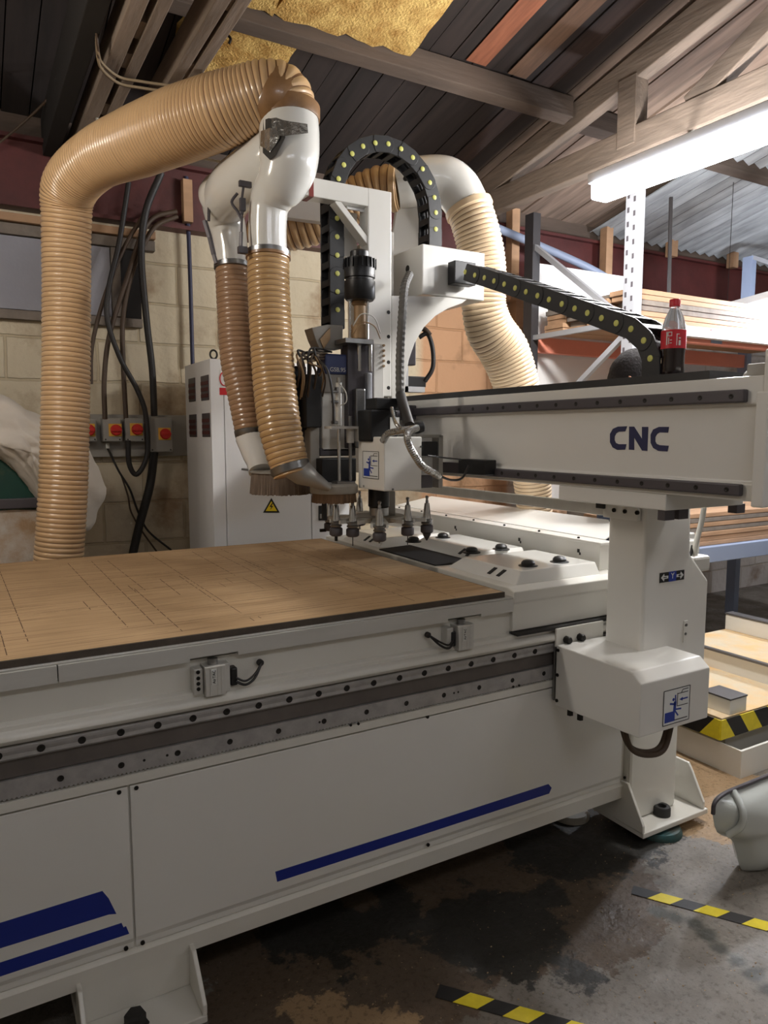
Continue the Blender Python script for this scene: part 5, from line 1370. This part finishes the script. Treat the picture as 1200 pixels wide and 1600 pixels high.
B().lathe((0,0,.198), [(0,0),(.0148,0),(.0150,.002),(.0150,.018),(.0135,.020),(0,.020)], 24).build('screw_cap', 'bottle_red', bt, smooth=True, local=True)
# ================================================================== PERSON BEHIND THE BEAM
pc = D(984, 600, 3.15)
H = at(984,552,x=pc.x).z
P0 = Vector((pc.x, pc.y, 0)); fwd_ = Vector((.55,-.83,0)).normalized(); sd_ = Vector((fwd_.y,-fwd_.x,0))
person = thing('person', 'person with short dark hair standing behind the gantry, only the head visible', 'person', tuple(P0))
def W(s, f, z): return sd_*s+fwd_*f+Vector((0,0,z*H))
def skin(name, m, verts, edges, radii, parent, lv=2):
    me = bpy.data.meshes.new(name); me.from_pydata([tuple(v) for v in verts], edges, []); ob = bpy.data.objects.new(name, me); COL.objects.link(ob)
    ob.parent = parent; me.materials.append(M[m])
    md = ob.modifiers.new('skin', 'SKIN')
    for v, r in zip(me.skin_vertices[0].data, radii):
        v.radius = r if isinstance(r, tuple) else (r, r)
    me.skin_vertices[0].data[0].use_root = True
    sb_ = ob.modifiers.new('sub', 'SUBSURF'); sb_.levels = lv; sb_.render_levels = lv
    md.use_smooth_shade = True
    return ob
V = [W(0,0,.53), W(0,0,.60), W(0,0,.70), W(0,0,.79), W(0,.005,.825), W(0,.01,.86)]; E_ = [(0,1),(1,2),(2,3),(3,4),(4,5)]; Rr = [(.13,.09),(.12,.085),(.14,.09),(.13,.08),(.06,.055),(.05,.05)]
for s in (-1,1):
    b0 = len(V); V += [W(s*.15,0,.795), W(s*.19,-.01,.70), W(s*.21,.01,.62), W(s*.20,.07,.52), W(s*.20,.10,.49)]; E_ += [(3,b0),(b0,b0+1),(b0+1,b0+2),(b0+2,b0+3),(b0+3,b0+4)]; Rr += [.055,.046,.038,.028,.026]
    hb0 = b0+4
    for j, (o1, ln2) in enumerate(((-.024,.07),(-.008,.085),(.008,.08),(.024,.065))):
        q0 = len(V); V += [W(s*.20+o1,.125,.475), W(s*.20+o1*1.1,.14+ln2*.3,.475-ln2*.25/H), W(s*.20+o1*1.1,.14+ln2*.35,.475-ln2*.8/H)]; E_ += [(hb0,q0),(q0,q0+1),(q0+1,q0+2)]; Rr += [.010,.009,.008]
    q0 = len(V); V += [W(s*.165,.12,.485), W(s*.15,.15,.47)]; E_ += [(hb0,q0),(q0,q0+1)]; Rr += [.011,.009]
    b1 = len(V); V += [W(s*.085,0,.48), W(s*.09,.01,.28), W(s*.09,-.01,.06), W(s*.09,-.01,.03), W(s*.09,.13,.022)]; E_ += [(0,b1),(b1,b1+1),(b1+1,b1+2),(b1+2,b1+3),(b1+3,b1+4)]; Rr += [.08,.055,.038,.04,.035]
skin('body', 'skin', V, E_, Rr, person)
# head
mb = B(); R_ = []
hc = W(0,.015,.935); hh = H*.066
for i in range(17):
    ph = -PI/2+PI*i/16; row = []
    for k in range(28):
        t = 2*PI*k/28; s_ = math.cos(t); f_ = math.sin(t); cz = math.cos(ph); z_ = math.sin(ph)
        w_ = .074*(1-.22*max(0,-z_)); dd = .096*(1-.12*max(0,-z_))
        jaw = .012*max(0,-z_)*max(0,f_)
        nose = .022*math.exp(-((s_*cz)/.16)**2-((z_+.12)/.16)**2) if f_ > 0 else 0
        brow = .004*math.exp(-((z_-.12)/.1)**2) if f_ > 0 else 0
        eye = -.006*(math.exp(-((abs(s_*cz)-.42)/.12)**2-((z_-.02)/.08)**2)) if f_ > 0 else 0
        row.append(hc+sd_*(s_*cz*w_)+fwd_*(f_*cz*dd+jaw+nose*cz+brow+eye)+Vector((0,0,z_*hh*.98)))
    R_.append(row)
mb.rings(R_); 
for s in (-1,1): mb.lathe(hc+sd_*(s*.072)-fwd_*.01-Vector((0,0,.005)), [(0,0),(.018,.0),(.026,.006),(.022,.012),(.008,.010),(0,.010)], 14, sd_*s+fwd_*-.3)
hd = mb.build('head', 'skin', person, smooth=True, local=True)
mb = B()
for s in (-1,1): mb.lathe(hc+sd_*(s*.030)+fwd_*.082, [(0,0),(.011,0),(.008,.006),(0,.008)], 12, fwd_)
mb.build('eyes', 'sticker_white', hd, local=True, smooth=True)
B().tube([hc+sd_*(-.024)+fwd_*.088-Vector((0,0,.052)), hc+fwd_*.097-Vector((0,0,.053)), hc+sd_*.024+fwd_*.088-Vector((0,0,.052))], [.004,.006,.004], 8).build('mouth', 'bottle_red', hd, local=True, smooth=True)
mb = B(); R_ = []; random.seed(3)
for i in range(13):
    ph = -.35+(PI/2+.35)*i/12; row = []
    for k in range(40):
        t = 2*PI*k/40; s_ = math.cos(t); f_ = math.sin(t); cz = math.cos(ph); z_ = math.sin(ph)
        lift = .45*max(0,f_)**2
        ph2 = max(ph, lift*1.6 if f_ > .2 else -.35); cz = math.cos(ph2); z_ = math.sin(ph2)
        g = 1.12+random.uniform(0,.07)
        row.append(hc+sd_*(s_*cz*.074*g)+fwd_*(f_*cz*.096*g)+Vector((0,0,z_*hh*(1.10+random.uniform(0,.05)))))
    R_.append(row)
mb.rings(R_); mb.build('hair', 'hair', person, smooth=True, local=True)
# clothes
V = [W(0,0,.50), W(0,0,.60), W(0,0,.70), W(0,0,.79), W(0,0,.818)]; E_ = [(0,1),(1,2),(2,3),(3,4)]; Rr = [(.155,.11),(.145,.105),(.16,.11),(.15,.095),(.075,.07)]
for s in (-1,1):
    b0 = len(V); V += [W(s*.155,0,.797), W(s*.19,-.01,.70), W(s*.21,.01,.62), W(s*.203,.05,.555)]; E_ += [(3,b0),(b0,b0+1),(b0+1,b0+2),(b0+2,b0+3)]; Rr += [.068,.060,.052,.045]
skin('sweatshirt', 'shirt', V, E_, Rr, person)
V = [W(0,0,.53), W(0,0,.50)]; E_ = [(0,1)]; Rr = [(.14,.10),(.14,.10)]
for s in (-1,1):
    b1 = len(V); V += [W(s*.085,0,.46), W(s*.09,.01,.28), W(s*.09,-.01,.05)]; E_ += [(1,b1),(b1,b1+1),(b1+1,b1+2)]; Rr += [.092,.068,.055]
skin('trousers', 'trousers', V, E_, Rr, person)
for s in (-1,1):
    skin('shoe', 'shoe', [W(s*.09,-.05,.028), W(s*.09,.04,.03), W(s*.09,.15,.022)], [(0,1),(1,2)], [.045,.048,.04], person)

# ================================================================== LAMPS
def tube_lamp(a, b, label, m='tube_light', r=.035, power=0, hang=None):
    a = Vector(a); b = Vector(b); t = thing('strip_light', label, 'light', tuple((a+b)/2), 'fluorescent strip lights')
    d = (b-a).normalized()
    B().bar(a-d*.03+Vector((0,0,.045)), b+d*.03+Vector((0,0,.045)), .09, .05).build('fitting', 'lamp_body', t, bevel=.006)
    B().bar(a-Vector((0,0,.02)), b-Vector((0,0,.02)), r*2, r*1.6).build('diffuser', m, t, bevel=.015, seg=3)
    for p, s in ((a,-1),(b,1)):
        B().bar(p+d*s*.002, p+d*s*.03, .04, .07).build('end_holder', 'lamp_body', t, bevel=.003)
    if hang:
        for f in (.15,.85):
            p = a.lerp(b,f)+Vector((0,0,.07)); B().cyl(p, (p.x,p.y,roof_z(p.y)), .002, n=6).build('hanging_wire', 'bolt', t)
    return t
def area(name, loc, tgt, sx, sy, power, col):
    l = bpy.data.lights.new(name, 'AREA'); l.shape = 'RECTANGLE'; l.size = sx; l.size_y = sy; l.energy = power; l.color = col
    o = bpy.data.objects.new(name, l); COL.objects.link(o); o.location = loc
    d = Vector(tgt)-Vector(loc); o.rotation_euler = d.to_track_quat('-Z','Y').to_euler(); return o
tube_lamp((2.77,2.69,2.70), (2.77,1.18,2.70), 'bright fluorescent strip light under the roof truss, upper right', r=.055)
for yy in (1.5, 2.4):
    struct('trim_8', B().bar((2.79,yy,2.765), (3.10,yy,2.935), .03, .02), 'lamp_body')
tube_lamp(D(1108,498,5.3), D(1330,440,4.3), 'distant glaring strip light at the right edge above the rack', 'tube_light_far', hang=True)
tube_lamp((-1.3,2.3,2.72), (-.2,2.3,2.72), 'strip light over the camera end of the bed', hang=True)
tube_lamp((-.4,-.6,3.0), (1.1,-.6,3.0), 'added unseen fill strip light behind the camera', hang=True)  # added out of view as fill for the machine front
tube_lamp((2.6,-.8,3.0), (4.1,-.8,3.0), 'added unseen fill strip light in the aisle right of the camera', hang=True)  # second added fill fitting, also out of view
def tube_light_points(a, b, n, power, col, drop=.11):
    """the output of one fluorescent tube, spread along its length"""
    a = Vector(a); b = Vector(b)
    for k in range(n):
        l = bpy.data.lights.new('tube_output', 'POINT'); l.energy = power/n; l.color = col; l.shadow_soft_size = .06
        o = bpy.data.objects.new('tube_output', l); COL.objects.link(o); o.location = a.lerp(b, (k+.5)/n)-Vector((0,0,drop))
tube_light_points((2.77,2.69,2.68), (2.77,1.18,2.68), 4, 225, (1.0,.965,.92), .13)
tube_light_points(D(1108,498,5.3), D(1330,440,4.3), 3, 520, (.90,.93,1.0))
tube_light_points((-1.3,2.3,2.70), (-.2,2.3,2.70), 3, 56, (1.0,.88,.72))
tube_light_points((-.4,-.6,2.9), (1.1,-.6,2.9), 3, 13, (1.0,.93,.84))  # output of the added fill fitting behind the camera
tube_light_points((2.6,-.8,2.9), (4.1,-.8,2.9), 3, 13, (1.0,.95,.88))  # output of the added fill fitting in the aisle
w = bpy.data.worlds.new('world'); scene.world = w; w.use_nodes = True
w.node_tree.nodes['Background'].inputs[0].default_value = (.7,.75,.8,1); w.node_tree.nodes['Background'].inputs[1].default_value = .05
# ================================================================== CAMERA
cam = bpy.data.cameras.new('camera'); co = bpy.data.objects.new('camera', cam); COL.objects.link(co)
cam.sensor_fit = 'VERTICAL'; cam.sensor_height = 24; cam.lens = FPX/1600*24; cam.clip_start = .02
co.matrix_world = Matrix.Translation(CAM) @ Matrix(((RIGHT.x,UP.x,-FWD.x,0),(RIGHT.y,UP.y,-FWD.y,0),(RIGHT.z,UP.z,-FWD.z,0),(0,0,0,1)))
scene.camera = co
scene.view_settings.view_transform = 'Standard'; scene.view_settings.look = 'None'; scene.view_settings.gamma = 1; scene.view_settings.use_curve_mapping = False
scene.view_settings.exposure = -0.52
